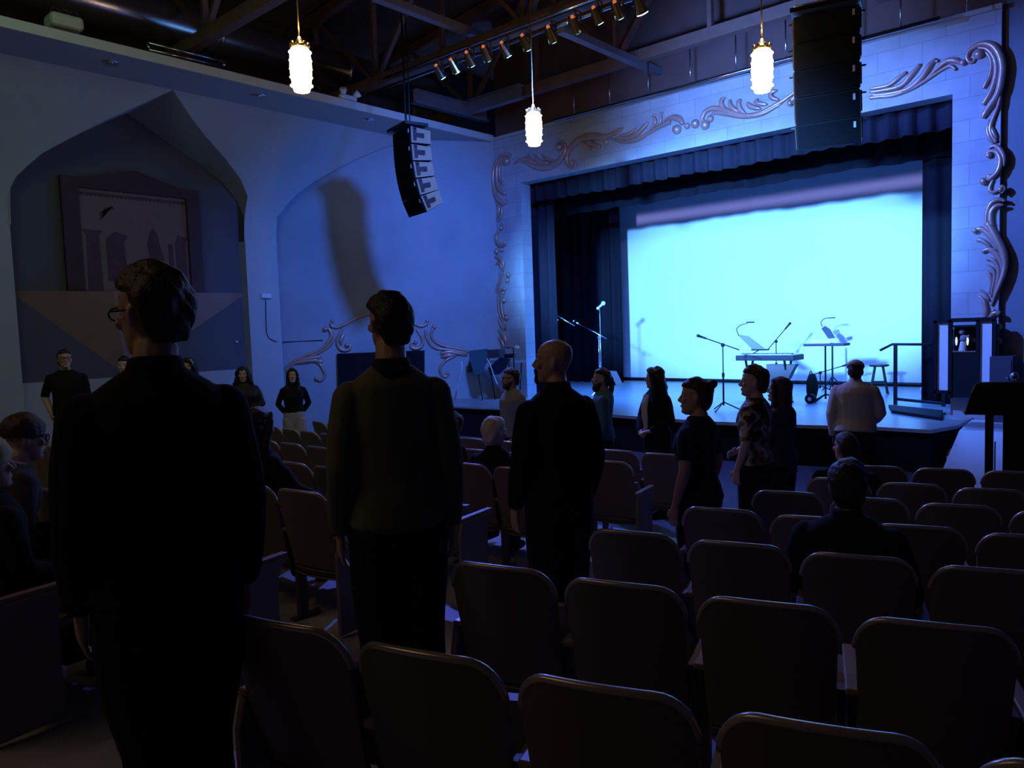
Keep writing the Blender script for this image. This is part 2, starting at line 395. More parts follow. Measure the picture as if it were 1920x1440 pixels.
# curtains
def drape(name, x0, x1, y, z0, z1, material, amp=.05, wl=.28, wave=0, label=None, cat='curtain', parent=None, seed=0):
    bm = NB(); n = int(abs(x1-x0)/wl*10)+2; cols = []
    for i in range(n+1):
        x = x0+(x1-x0)*i/n; ph = 2*PI*x/wl + .8*math.sin(x*1.7+seed)
        zb = z0 + wave*(.6*math.sin(x*2.3+seed)+.4*math.sin(x*5.1)) - .35*wave*math.cos(ph)
        cols.append([bm.verts.new((x, y+amp*s*math.sin(ph)+.3*amp*math.sin(ph*2.3+j), zb+(z1-zb)*j/5)) for j, s in enumerate((1.25, 1.1, 1, .95, .8, .6))])
    for a, b in zip(cols, cols[1:]):
        for j in range(5): bm.faces.new((a[j], b[j], b[j+1], a[j+1]))
    o = obj(name, bm, material, parent, smooth=True)
    s = o.modifiers.new('thick', 'SOLIDIFY'); s.thickness = .012
    if label: tag(o, label, cat)
    return o
drape('stage_valance', -11.3, OR_+.3, YS+.41, 2.80, 4.2, M['velvet_blue'], .05, .30, .02, 'pleated blue-grey valance hanging along the top of the stage opening')
drape('masking_border', -11.6, OR_+.6, 14.5, 2.64, 4.4, M['velvet'], .03, .5, .022, 'black masking border hanging behind the valance above the lit backdrop')
drape('stage_leg_curtain', -11.5, at_Y(1040, 500, 13.5).x, 13.5, STZ, 4.2, M['velvet_blue'], .06, .24, 0, 'slate coloured leg curtain at far left just inside the stage opening')
drape('stage_leg_curtain', -13.4, at_Y(1165, 500, 17.2).x, 17.2, STZ, 4.4, M['velvet'], .08, .34, 0, 'wide dark leg curtain left of the lit backdrop, behind the microphones', seed=2)
drape('stage_leg_curtain', at_Y(1728, 500, 14.6).x, -.8, 14.6, STZ, 4.4, M['velvet'], .05, .3, 0, 'dark leg curtain right of the lit backdrop, behind the handrail', seed=4)
cy = empty('backdrop_screen', (0, 18, 0), 0, 'tall cyan-lit white backdrop filling the rear of the stage', 'backdrop')
bm = NB(); box(bm, (-12.6, -.01, STZ+.06), (-3.2, .01, 4.6)); obj('screen_cloth', bm, M['cyc'], cy)
bm = NB(); cyl(bm, (-12.6, -.02, STZ+.05), (-3.2, -.02, STZ+.05), .035); obj('bottom_pipe', bm, M['black_metal'], cy)

# ================================================================== CARVED SCROLLS
class Relief:
    """carved strokes traced in a frame (x0, y0, scale) onto a wall plane, given real round depth"""
    def __init__(s, p0, n, x0, y0, k): s.p0, s.n, s.x0, s.y0, s.k = p0, n, x0, y0, k
    def P(s, q, lift=0):
        p = at_plane(s.x0+q[0]/s.k, s.y0+q[1]/s.k, s.p0, s.n); return p + s.n*lift
    def rad(s, q, r): return r/s.k*(s.P(q).dot(CF))/FPX
    def stroke(s, bm, pts, rs, lift=.02):
        c = pts[len(pts)//2]; k = s.rad(c, 1.0)
        sm = catmull([s.P(q, lift) for q in pts], 4)
        tube(bm, sm, [max(.004, r*k) for r in rs], 8)
    def ball(s, bm, q, r): ball(bm, s.P(q, .03), s.rad(q, r)*1.15, 12)
def carving(root, relief, name, strokes, balls=()):
    for pts, rs in strokes:
        bm = NB(); relief.stroke(bm, pts, rs); obj(name, bm, M['carving'], root, smooth=True)
    if balls:
        for q, r in balls:
            bm = NB(); relief.ball(bm, q, r); obj('rosette', bm, M['carving'], root, smooth=True)
PW = Vector((0, YS, 0)); NW = Vector((0, -1, 0))
rt = Relief(PW, NW, 1640, 60, 6.857); t1 = Relief(PW, NW, 900, 160, 6); t2 = Relief(PW, NW, 1200, 90, 6)
r2 = Relief(PW, NW, 1760, 240, 7.2); r3 = Relief(PW, NW, 1760, 420, 6.54); l2 = Relief(PW, NW, 900, 270, 6.857); l3 = Relief(PW, NW, 900, 460, 6.857)
W3 = [8, 26, 30, 26, 10]; W2 = [6, 18, 22, 18, 6]
c = empty('scroll_carving', (-7, YS, 3.6), 0, 'bronze acanthus scroll carving along the header above the stage, left of the big speaker array', 'carving')
c2 = empty('scroll_carving', (-3, YS, 3.7), 0, 'bronze leaf carving on the header between the big speaker array and the right corner curl', 'carving')
c3 = empty('scroll_carving', (-2.3, YS, 1.5), 0, 'tall bronze scroll carving running down the right side of the stage opening', 'carving')
c4 = empty('scroll_carving', (-11.5, YS, 1.5), 0, 'thin bronze scroll carving running down the left side of the stage opening', 'carving')
for o_, off in ((c, 0), (c2, 0), (c3, 0), (c4, 0)): o_.location = (0, 0, 0)
carving(c, t1, 'leaf_scroll', [
 ([(390,890),(410,860),(500,850),(600,900),(720,925),(850,890),(940,800),(970,720),(950,650),(900,640),(870,690),(900,735),(930,710)], [8,14,18,34,40,38,34,26,22,18,14,12,10]),
 ([(550,770),(580,850),(660,895),(760,900)], W3), ([(620,780),(670,855),(780,880)], W3), ([(700,775),(760,830),(860,850)], W2), ([(430,850),(520,825),(600,870)], W2),
 ([(1040,860),(1062,880),(1035,915),(995,890),(985,820),(1010,730),(1080,650),(1180,590),(1300,575),(1400,590),(1480,560),(1560,520),(1620,475)], [10,12,14,18,22,30,40,44,44,40,24,18,10]),
 ([(1090,870),(1070,925),(1010,925),(975,860),(975,780),(1020,690)], [8,14,16,16,14,10]),
 ([(1130,620),(1190,680),(1250,705)], W3), ([(1220,610),(1290,670),(1350,685)], W3), ([(1310,590),(1400,605),(1440,640)], W3), ([(1400,590),(1500,540),(1590,480)], W2),
 ([(1480,600),(1600,630),(1750,618),(1850,575),(1935,500)], W3), ([(1530,590),(1680,592),(1800,530),(1890,415)], W3), ([(1570,560),(1680,550),(1760,480)], W2)],
 [((310,855),42),((905,700),34),((1045,870),30),((345,790),18),((1245,705),24),((1345,690),26),((1430,640),26)])
carving(c, t2, 'leaf_scroll', [
 ([(-20,1040),(150,930),(300,850),(350,840)], [14,26,30,24]), ([(-10,970),(60,890),(100,830)], W2), ([(-10,930),(50,860)], W2),
 ([(110,950),(180,840),(160,770),(190,750)], W2), ([(160,930),(235,840),(240,750),(270,730)], W2), ([(280,830),(370,785),(450,800),(490,860)], [20,34,36,24]),
 ([(745,850),(705,800),(745,715),(830,680),(920,690),(1050,735),(1200,765),(1350,740),(1500,660),(1620,590),(1770,480)], [22,26,28,30,30,30,30,28,26,20,10]),
 ([(800,780),(850,730),(1000,745),(1200,770),(1400,735),(1600,620)], W3),
 ([(1000,715),(930,660),(925,590),(965,560)], W3), ([(1120,730),(1030,660),(1020,580)], W3), ([(1200,745),(1130,690),(1115,610),(1150,590)], W3),
 ([(1370,690),(1250,660),(1210,610)], W3), ([(1440,640),(1320,620),(1330,570)], W3), ([(1570,590),(1490,560),(1480,505),(1550,480)], W3), ([(1690,620),(1750,550),(1790,470)], [34,30,10])],
 [((425,920),46),((540,880),30),((632,855),44),((742,872),46),((800,800),34),((1700,625),34)])
carving(c2, rt, 'leaf_scroll', [
 ([(-60,850),(80,832),(250,815),(500,720),(700,600),(850,500),(960,450)], [26,26,26,24,20,16,10]),
 ([(-60,730),(40,720),(200,680),(300,600),(410,520)], [14,20,24,30,20]), ([(-60,770),(60,760),(330,700),(470,560),(590,420)], [14,22,32,40,22]),
 ([(-40,810),(80,810),(400,750),(600,600),(700,450),(790,350)], [14,24,34,44,44,20]), ([(640,640),(800,480),(930,380),(1040,370),(1120,410)], [14,26,36,40,22]),
 ([(700,600),(880,480),(980,440),(1045,490)], [10,20,24,18])], [((1140,400),36),((805,380),18)])
carving(c3, rt, 'corner_scroll', [
 ([(1235,350),(1262,322),(1288,350),(1262,392),(1215,385),(1190,330),(1215,255),(1290,190),(1400,150),(1520,180),(1605,290),(1642,440),(1630,600),(1590,780),(1500,930),(1420,1050),(1390,1115)], [8,12,16,20,24,28,30,34,38,42,44,44,44,44,42,40,24]),
 ([(1330,205),(1450,225),(1540,330),(1570,480),(1540,650),(1480,800),(1390,940)], [16,26,34,38,38,36,24]), ([(1360,225),(1460,290),(1505,400),(1485,560),(1430,670),(1400,730)], [12,22,28,30,28,20]),
 ([(1620,800),(1590,950),(1530,1100),(1490,1230),(1510,1330),(1570,1420)], [10,20,26,30,30,20]), ([(1480,1130),(1455,1250),(1480,1360),(1530,1440)], W3)], [((1345,290),55)])
carving(c3, r2, 'leaf_scroll', [
 ([(700,-40),(745,70),(790,150)], W3), ([(690,375),(660,350),(700,315),(780,325),(830,400),(830,500),(790,600),(700,680),(600,725)], [24,26,26,30,34,36,36,36,32]),
 ([(680,275),(760,240),(840,300),(882,400),(885,520)], [14,26,28,26,8]), ([(640,640),(700,655),(780,600)], W3),
 ([(740,700),(700,780),(695,850),(750,870),(800,840),(850,790),(890,830),(850,885)], [14,22,26,26,24,26,22,14]),
 ([(900,990),(820,965),(720,1010),(660,1120),(640,1260),(660,1440)], [16,30,34,30,24,30]), ([(880,1040),(780,1055),(710,1140),(710,1300),(760,1460)], [14,34,38,40,40])],
 [((680,372),34),((610,722),44),((840,830),34),((495,1385),34)])
carving(c3, r3, 'leaf_scroll', [
 ([(600,-20),(700,160),(790,340),(815,520),(765,700),(700,860),(650,1000)], [44,48,44,34,30,24,10]), ([(430,95),(520,60),(640,150),(750,330)], [24,34,40,20]), ([(460,210),(530,200),(650,290)], W3),
 ([(535,345),(620,310),(720,380),(780,500),(760,620)], [20,32,34,28,10]), ([(590,425),(680,450),(740,560),(720,720),(670,880)], [20,28,28,24,10]), ([(580,490),(650,540),(690,640),(660,800),(640,900)], W2), ([(580,570),(630,620),(650,720),(620,860)], W2),
 ([(510,805),(570,850),(615,935)], [10,14,14]), ([(495,880),(560,950),(580,1080),(560,1170)], [12,30,34,20]), ([(610,1160),(690,1090),(755,1100)], [14,36,30])],
 [((675,1060),22),((730,1260),38),((735,1440),38)])
carving(c4, t1, 'corner_scroll', [([(320,775),(250,790),(195,860),(160,960),(155,1080),(175,1200),(220,1290),(285,1335)], [16,18,20,22,24,28,30,22]), ([(255,815),(205,900),(195,1050),(220,1160),(285,1225)], [12,18,22,26,18]), ([(270,850),(230,920),(230,1040),(268,1110)], [10,16,20,14])], [((290,1310),22),((285,1215),20),((270,1110),16)])
carving(c4, l2, 'leaf_scroll', [([(210,720),(250,800),(248,900),(222,985)], W2), ([(265,760),(292,850),(270,960),(232,1010)], W2), ([(290,1020),(312,1050),(290,1095)], [14,18,14]),
 ([(250,1110),(215,1180),(230,1260),(280,1305),(330,1285),(335,1240)], [16,24,28,28,24,14])], [((288,1085),22),((295,1360),22),((225,1380),32)])
carving(c4, l3, 'leaf_scroll', [([(180,210),(215,150),(270,170),(308,240),(300,340)], W3), ([(200,270),(245,220),(285,270),(290,350)], W2), ([(300,340),(270,450),(228,560),(205,700),(215,850),(270,1000),(315,1080)], [18,24,24,20,18,16,10]),
 ([(330,560),(265,585),(245,700),(255,850),(285,960)], W2), ([(320,600),(285,700),(292,850),(322,950)], W2), ([(330,940),(335,1080)], [14,10]), ([(235,1085),(295,1130),(340,1215),(345,1310)], [16,26,28,16]), ([(235,1185),(285,1225),(320,1310)], [16,26,16])],
 [((230,80),24),((190,230),22),((375,380),28),((365,450),24),((325,560),22),((310,612),20),((320,705),28),((345,880),22),((358,930),28)])
cr_ = empty('scroll_crest', (0, 0, 0), 0, 'large symmetrical bronze scroll crest on the blue wall around the black television', 'carving')
cx = Relief(A0, AN, 510, 570, 4.8)
carving(cr_, cx, 'scroll_arm', [
 ([(78,705),(105,620),(180,530),(300,465),(420,420),(500,350),(535,280),(515,225),(475,212)], [18,16,14,13,14,17,18,16,12]), ([(130,600),(220,525),(340,475),(440,430),(535,355),(560,260)], [8,10,11,12,14,8]),
 ([(200,535),(320,512),(440,505)], W2), ([(230,510),(340,490),(450,470)], W2), ([(330,500),(420,530),(462,590),(478,645),(440,690),(400,672)], [10,14,14,14,14,10]), ([(380,500),(430,520),(458,500)], W2),
 ([(545,150),(532,190),(580,212),(640,192),(700,160),(800,110),(900,85),(1010,72),(1110,82),(1210,130),(1290,180),(1340,200),(1390,182),(1402,150)], [12,14,14,14,14,13,13,13,13,13,14,14,14,12]),
 ([(640,215),(600,290),(588,350),(625,410),(688,412),(705,375),(675,358)], [12,16,16,18,16,13,10]), ([(650,265),(622,320),(618,370)], W2),
 ([(1300,225),(1350,300),(1352,370),(1300,402),(1252,385),(1258,345),(1290,342)], [12,16,16,18,16,13,10]),
 ([(1380,230),(1390,300),(1430,370),(1500,402),(1600,412),(1760,445)], [14,14,13,13,13,12]), ([(1450,208),(1432,280),(1470,340),(1560,380),(1690,405),(1790,435)], [14,16,14,13,13,10]),
 ([(1510,450),(1600,432),(1760,462)], W2), ([(1640,470),(1560,510),(1510,580),(1530,640),(1568,650),(1590,615)], [10,14,14,14,13,10]), ([(1520,480),(1590,460),(1660,465)], W2)],
 [((675,368),17),((480,225),20),((402,670),18),((545,155),15),((1398,152),14),((1460,205),18),((1290,345),16),((1580,622),16)])
# television inside the crest
tvp = [at_plane(px, py, A0+AN*.08, AN) for px, py in ((632, 663), (796, 657), (796, 735), (634, 745))]
tv = empty('television', (0, 0, 0), 0, 'black flat television hung inside the bronze crest on the blue wall', 'television')
bm = NB(); prism(bm, tvp, -AN*.05); obj('casing', bm, M['black'], tv)
cen = sum(tvp, Vector())/4; bm = NB(); prism(bm, [cen+(p-cen)*.96+AN*.003 for p in tvp], -AN*.002); obj('screen', bm, M['black_gloss'], tv)

# ================================================================== LEFT NICHE FITTINGS
# framed wall picture: generic standing figures on a faded ground
pic = empty('framed_picture', (0, 0, 0), 0, 'large dark-framed faded picture of columns and figures in the arched niche', 'picture')
fy0, fz0 = at_X(128, 338, XB).y, at_X(128, 338, XB).z; fy1 = at_X(362, 372, XB).y; ftop = fz0
zb = at_X(150, 545, XB).z
iy0, iy1 = at_X(143, 352, XB).y, at_X(346, 378, XB).y; itop = at_X(143, 352, XB).z
bm = NB()
for a, b in (((iy0-.28, zb), (iy0, itop-.001)), ((iy1, zb), (iy1+.25, itop-.001)), ((iy0-.28, itop), (iy1+.25, itop+.18))):
    box(bm, (XB, a[0], a[1]), (XB+.09, b[0], b[1]))
poly = [Vector((XB+.01, iy0+.1, itop+.18)), Vector((XB+.01, (iy0+iy1)/2, itop+.42)), Vector((XB+.01, iy1-.1, itop+.18))]
prism(bm, poly, Vector((.07, 0, 0)))
obj('picture_frame', bm, mat('frame_plum', (.075, .03, .04), .7, vary=.2), pic)
bm = NB(); box(bm, (XB, iy0, zb), (XB+.02, iy1, itop)); obj('canvas', bm, mat('canvas', (.25, .16, .16), .85, bump=.2, vary=.2, vscale=3), pic)
fm = mat('figure_paint', (.12, .06, .08), .85, vary=.4, vscale=8)
def blob(bm, pts, x):
    prism(bm, [Vector((x, iy0+(iy1-iy0)*a, zb+(itop-zb)*b)) for a, b in pts], Vector((.006, 0, 0)))
bm = NB(); x = XB+.02
blob(bm, [(.04, 0), (.17, 0), (.16, .55), (.20, .60), (.02, .60), (.05, .55)], x)
blob(bm, [(.22, .1), (.40, .1), (.38, .5), (.42, .56), (.30, .60), (.22, .52)], x)
blob(bm, [(.60, 0), (.74, 0), (.76, .30), (.72, .48), (.70, .60), (.66, .66), (.62, .60), (.60, .48), (.62, .3)], x)
blob(bm, [(.80, .1), (.84, .1), (.85, .5), (.80, .5)], x)
blob(bm, [(.88, 0), (.98, 0), (.97, .52), (1.0, .58), (.90, .60), (.87, .5)], x)
blob(bm, [(.18, .78), (.32, .82), (.30, .85), (.22, .83), (.20, .72), (.18, .70)], x)
obj('painted_figures', bm, fm, pic)
bm = NB()
zz = [Vector((XB+.02, iy0+(iy1-iy0)*i/52, itop-.13+.03*(i % 2))) for i in range(53)]
prism(bm, zz + [Vector((XB+.02, iy1, itop-.06)), Vector((XB+.02, iy0, itop-.06))], Vector((.006, 0, 0)))
obj('dotted_border', bm, fm, pic)
# inverted-triangle sconce
tri = [at_X(px, py, XB) for px, py in ((15, 545), (462, 550), (237, 703))]
ap = at_X(215, 560, XB+.55)
sc_ = empty('wall_sconce', (0, 0, 0), 0, 'big inverted-triangle copper-brown wall sconce below the framed picture', 'sconce')
bm = NB(); a, b, d = [bm.verts.new(p) for p in tri]; e = bm.verts.new(Vector((ap.x, ap.y, tri[0].z-.02)))
bm.faces.new((a, e, d)); bm.faces.new((e, b, d)); bm.faces.new((a, b, e)); bm.faces.new((a, d, b)); obj('sconce_body', bm, M['bronze'], sc_)
# sensor box and cable on pilaster
p = at_X(497, 555, XP); t = empty('sensor_box', p, 0, 'small white box with a thin cable on the blue pilaster', 'sensor')
bm = NB(); box(bm, (0, -.11, -.05), (.07, .11, .05)); obj('housing', bm, M['white'], t, bevel=.01)
bm = NB(); pts = [at_X(498, 562, XP+.01), at_X(499, 610, XP+.01), at_X(502, 630, XP+.01), at_X(516, 640, XP+.01)]
pts += [at_plane(px, py, A0+AN*.02, AN) for px, py in ((540, 641), (605, 638))]
cb = obj('cable', bm if not tube(bm, [q-p for q in pts], .009, 6, 4) else bm, M['black'], t)
for i, (px, py) in enumerate(((205, 118), (484, 180), (690, 225))):
    p = at_z(px, py, ZT-.005); lab = ('recessed round downlight in the soffit above the arched niche, nearest the left frame edge', 'recessed round downlight in the soffit above the pilaster, middle of three', 'recessed round downlight in the soffit left of the hanging speaker array')[i]
    t = empty('downlight', p, 0, lab, 'ceiling light', 'downlights in the left soffit')
    bm = NB(); lathe(bm, [(.07, 0), (.12, -.012), (.13, 0), (.13, .02)], n=20); obj('trim_ring', bm, M['chrome'], t, smooth=True)
    bm = NB(); ball(bm, (0, 0, .0), .06, 12, (1, 1, .35)); obj('lens', bm, M['chrome'], t, smooth=True)
p = at_X(14, 714, XB+.3); t = obj('wall_plug', ball(NB(), (0, 0, 0), .05, 10), M['white']); t.location = Vector((XB+.12, p.y*(XB+.12)/p.x, p.z*(XB+.12)/p.x)); tag(t, 'small white round knob low on the wall at the left frame edge', 'wall fitting')
q = at_X(444, 641, XB+.03); t = obj('wall_stud', ball(NB(), (0, 0, 0), .03, 8), M['white']); t.location = q; tag(t, 'tiny white stud on the dark niche wall above the curly haired woman', 'wall fitting')

# ================================================================== CEILING
trusses = [(3.0, 'nearest the camera'), (6.2, 'second from the stage wall'), (9.6, 'carrying the lighting bar'), (12.2, 'closest to the stage wall')]
for ty, lab in trusses:
    t = empty('roof_truss', (0, 0, 0), 0, 'dark wooden roof truss spanning the hall, ' + lab, 'truss', 'roof trusses')
    zb_ = 4.85
    bm = NB(); beam(bm, (-14.7, ty, zb_), (4, ty, zb_), .16, .2); obj('bottom_chord', bm, M['wood_dark'], t)
    for s in (-1, 1):
        bm = NB(); beam(bm, (-5.5, ty, 7.4), (-5.5+9.5*s, ty, 6.45), .16, .2); obj('top_chord', bm, M['wood_dark'], t)
    xs = [-13.8+1.9*i for i in range(10)]
    for i, x in enumerate(xs):
        zt_ = 7.4-abs(x+5.5)/9.5*.95
        bm = NB(); beam(bm, (x, ty, zb_), (x, ty, zt_), .08, .1, (0, 1, 0)); obj('post', bm, M['wood_dark'], t)
        if i < 9:
            x2 = xs[i+1]; z2 = 7.4-abs(x2+5.5)/9.5*.95
            a, b = ((x, zb_), (x2, z2)) if i % 2 else ((x, zt_), (x2, zb_))
            bm = NB(); beam(bm, (a[0], ty, a[1]), (b[0], ty, b[1]), .07, .09, (0, 1, 0)); obj('web_member', bm, M['wood_dark'], t)
def ybeam(px0, py0, px1, py1, z, w_, h_, name, label, cat='beam', material='steel'):
    a = at_z(px0, py0, z); b = at_z(px1, py1, z); x = (a.x+b.x)/2
    bm = NB(); beam(bm, (x, min(a.y, b.y), z), (x, max(a.y, b.y), z), w_, h_)
    return tag(obj(name, bm, M[material]), label, cat)
ybeam(1045, 57, 1312, 165, 4.75, .14, .12, 'ceiling_joist', 'long pale beam running to the stage wall right of the lighting bar')
ybeam(700, -8, 945, 84, 5.1, .14, .12, 'ceiling_joist', 'pale beam crossing above the centre pendant towards the lighting bar')
ybeam(1640, -10, 1720, 45, 4.9, .16, .14, 'ceiling_joist', 'short beam in the top right corner right of the big speaker array')
# steel I-beam frame over the left array
def ibeam(name, a, b, label):
    bm = NB(); beam(bm, a, b, .02, .26)
    a, b = Vector(a), Vector(b)
    for dz in (-.13, .13): beam(bm, a+Vector((0, 0, dz)), b+Vector((0, 0, dz)), .16, .025)
    return tag(obj(name, bm, M['steel']), label, 'steel beam')
q = at_z(775, 180, 4.75); q2 = at_z(1060, 250, 4.75)
ibeam('steel_beam', (q.x, q.y, 4.75), (q.x+.0, 12.6, 4.75), 'steel I-beam over the left speaker array running towards the stage wall')
q3 = at_z(880, 200, 4.75); q4 = at_z(985, 176, 4.75)
ibeam('steel_beam', (q.x, (q3.y+q4.y)/2, 4.78), (q4.x, (q3.y+q4.y)/2, 4.78), 'short steel I-beam crossing left of the middle pendant lamp')
# pipe along the proscenium
bm = NB(); a = at_Y(1040, 232, 12.4); b = at_Y(1705, 53, 12.4); cyl(bm, (a.x, 12.4, 4.18), (b.x+.4, 12.4, 4.18), .035)
for i in range(9):
    x = a.x+.5+i*.85; cyl(bm, (x, 12.4, 4.18), (x, 12.4, 4.85), .012, n=6)
tag(obj('ceiling_pipe', bm, M['chrome'], smooth=True), 'thin silver pipe running along the top of the stage wall', 'pipe')
# duct
t = empty('air_duct', (0, 0, 0), 0, 'round metal air duct running along the left side of the ceiling', 'duct')
xd, zd, rd = -13.0, 5.35, .34
bm = NB(); cyl(bm, (xd, -4, zd), (xd, 12.0, zd), rd, n=32); obj('duct_pipe', bm, M['duct'], t, smooth=True)
for y in (1.5, 4.2, 6.9, 9.6):
    bm = NB(); cyl(bm, (xd, y, zd), (xd, y+.05, zd), rd+.02, n=32); obj('seam_band', bm, M['duct'], t, smooth=True)
t = empty('ceiling_unit', at_X(120, 44, -12.2), 0, 'white rounded unit with a wire cage fixed beside the duct, top left', 'ceiling unit')
bm = NB(); box(bm, (-.18, -.22, -.10), (.18, .22, .09)); obj('housing', bm, M['offwhite'], t, bevel=.06)
bm = NB()
for k in range(3): tube(bm, [(.1, -.2+.12*k, .08), (.1, -.17+.12*k, .15), (.1, -.10+.12*k, .15), (.1, -.07+.12*k, .08)], .012, 6)
obj('wire_cage', bm, M['chrome'], t)
bm = NB()
ff = [at_X(px, py, -11.9) for px, py in ((277, 80), (422, 116), (419, 125), (279, 93))]
for a, b in zip(ff, ff[1:]+ff[:1]): tube(bm, [a, b], .022, 6)
tag(obj('linear_diffuser', bm, M['chrome'], smooth=True), 'thin rectangular pale metal frame hanging beside the duct', 'frame')
# small white twin-head fitting at the soffit end
p = at_X(652, 184, -11.9); t = empty('emergency_light', p, 0, 'small white twin-headed light at the ceiling edge left of the speaker array', 'emergency light')
bm = NB(); box(bm, (-.05, -.18, -.04), (.05, .18, .05)); obj('housing', bm, M['white'], t, bevel=.02)
for s in (-1, 1):
    bm = NB(); cyl(bm, (.02, .12*s, .04), (.12, .18*s, .10), .04, .07, 12); obj('lamp_head', bm, M['white'], t, smooth=True)

# pendants
def pendant(px, py, d, label):
    p = at_depth(px, py, d); t = empty('pendant_lamp', p, 0, label, 'pendant lamp', 'glowing pendant lamps')
    bm = NB(); lathe(bm, [(.085, -.25), (.10, -.20), (.115, -.08), (.12, .02), (.112, .14), (.10, .20), (.085, .215)], n=20); obj('glass_shade', bm, M['lamp_glass'], t, smooth=True)
    bm = NB()
    for k in range(5): 
        z = -.19+.09*k; lathe(bm, [(.118, z-.006), (.126, z), (.118, z+.006)], n=20)
    obj('shade_rib', bm, M['lamp_glass'], t, smooth=True)
    bm = NB(); lathe(bm, [(.10, .21), (.105, .235), (.06, .25), (.03, .30), (.015, .34)], n=16)
    for k in range(8):
        a = 2*PI*k/8; box(bm, (.095*math.cos(a)-.012, .095*math.sin(a)-.012, .22), (.095*math.cos(a)+.012, .095*math.sin(a)+.012, .27))
    obj('lamp_cap', bm, M['lamp_cap'], t, smooth=True)
    bm = NB(); cyl(bm, (0, 0, .33), (0, 0, 5.2-p.z+.6), .008, n=6); obj('chain', bm, M['lamp_cap'], t)
    l = light('pendant_glow', 'POINT', p-Vector((0, 0, .42)), None, 6, (1, .70, .34), shadow_soft_size=.1)
    l2_ = light('pendant_glow_upper', 'POINT', p+Vector((0, 0, .45)), None, 12, (1, .66, .34), shadow_soft_size=.05)
pendant(564, 128, 8.4, 'glowing ribbed glass pendant lamp on the left, above the sweater man')
pendant(1001, 240, 11.1, 'glowing ribbed glass pendant lamp in the middle, nearest the stage opening')
pendant(1429, 130, 8.7, 'glowing ribbed glass pendant lamp just left of the big speaker array')

# line arrays
def line_array(x, y, ztop, n, label, yaw):
    t = empty('line_array', (x, y, ztop), yaw, label, 'speaker array')
    z = 0; yy = 0; ang = 0; W_, H_, D_ = .68, .29, .42
    bm = NB(); box(bm, (-.36, -.1, .02), (.36, .34, .07)); cyl(bm, (0, .1, .05), (0, .1, 2.2), .02, n=8); cyl(bm, (.15, .1, .05), (.15, .1, 2.2), .012, n=8); obj('rigging_frame', bm, M['black_metal'], t)
    bm = NB(); box(bm, (-.34, .02, .07), (.1, .3, .14)); obj('frame_cover', bm, M['white'], t, bevel=.02)
    step = (0, 3, 5, 7, 9, 10)
    for k in range(n):
        ang += R(step[k])
        mt = Matrix.Translation((0, yy, z)) @ Matrix.Rotation(ang, 4, 'X')
        bm = NB()
        q = [mt @ Vector(v) for v in ((-W_/2, 0, 0), (W_/2, 0, 0), (W_/2, 0, -H_), (-W_/2, 0, -H_), (-W_/2+.06, D_, -.03), (W_/2-.06, D_, -.03), (W_/2-.06, D_, -H_+.03), (-W_/2+.06, D_, -H_+.03))]
        vs = [bm.verts.new(v) for v in q]
        for f in ((0, 1, 2, 3), (4, 7, 6, 5), (0, 4, 5, 1), (3, 2, 6, 7), (0, 3, 7, 4), (1, 5, 6, 2)): bm.faces.new([vs[i] for i in f])
        cab = obj('speaker_cabinet', bm, M['black'], t, bevel=.008)
        bm = NB(); box(bm, (-W_/2+.02, -.008, -H_+.018), (W_/2-.02, 0, -.018), mt); obj('grille', bm, M['grille'], cab)
        for s in (-1, 1):
            bm = NB()
            box(bm, (s*(W_/2+.004)-.012, .05, -H_+.05), (s*(W_/2+.004)+.012, .11, -.02), mt)
            box(bm, (s*(W_/2-.02)-.022, .10, -H_*.62), (s*(W_/2-.02)+.022, .26, -H_*.36), mt)
            cyl(bm, mt @ Vector((s*(W_/2-.03), .08, -.05)), mt @ Vector((s*(W_/2+.06), .08, -.05)), .010, n=6)
            obj('rigging_plate', bm, M['black_metal'], cab)
        for s in (-1, 1):
            qd = [mt @ Vector(v) for v in ((s*(W_/2+.003), .012, -.012), (s*(W_/2+.003), .012, -H_+.012), (s*(W_/2-.052), D_-.01, -H_+.035), (s*(W_/2-.052), D_-.01, -.035))]
            bm = NB(); prism(bm, qd, Vector((s*.004, 0, 0))); obj('side_panel', bm, M['array_side'], cab)
        bm = NB(); box(bm, (W_/2-.07, -.014, -.11), (W_/2-.045, -.009, -.045), mt); obj('badge', bm, M['white'], cab)
        e_ = mt @ Vector((0, 0, -H_-.004)); z = e_.z; yy = e_.y
    return t
M['grille'] = mat('grille', (.010, .010, .013), .9, bump=.6, bscale=300, spec=.05)
M['array_side'] = mat('array_side', (.26, .17, .10), .6, spec=.2)
pa = at_depth(752, 244, 13.1); pb = at_depth(1548, 20, 8.4)
line_array(pa.x, pa.y, pa.z, 5, 'smaller hanging black speaker array in front of the blue wall on the left', R(-14))
line_array(pb.x, pb.y, pb.z, 5, 'large hanging black speaker array in front of the stage header on the right', R(14))

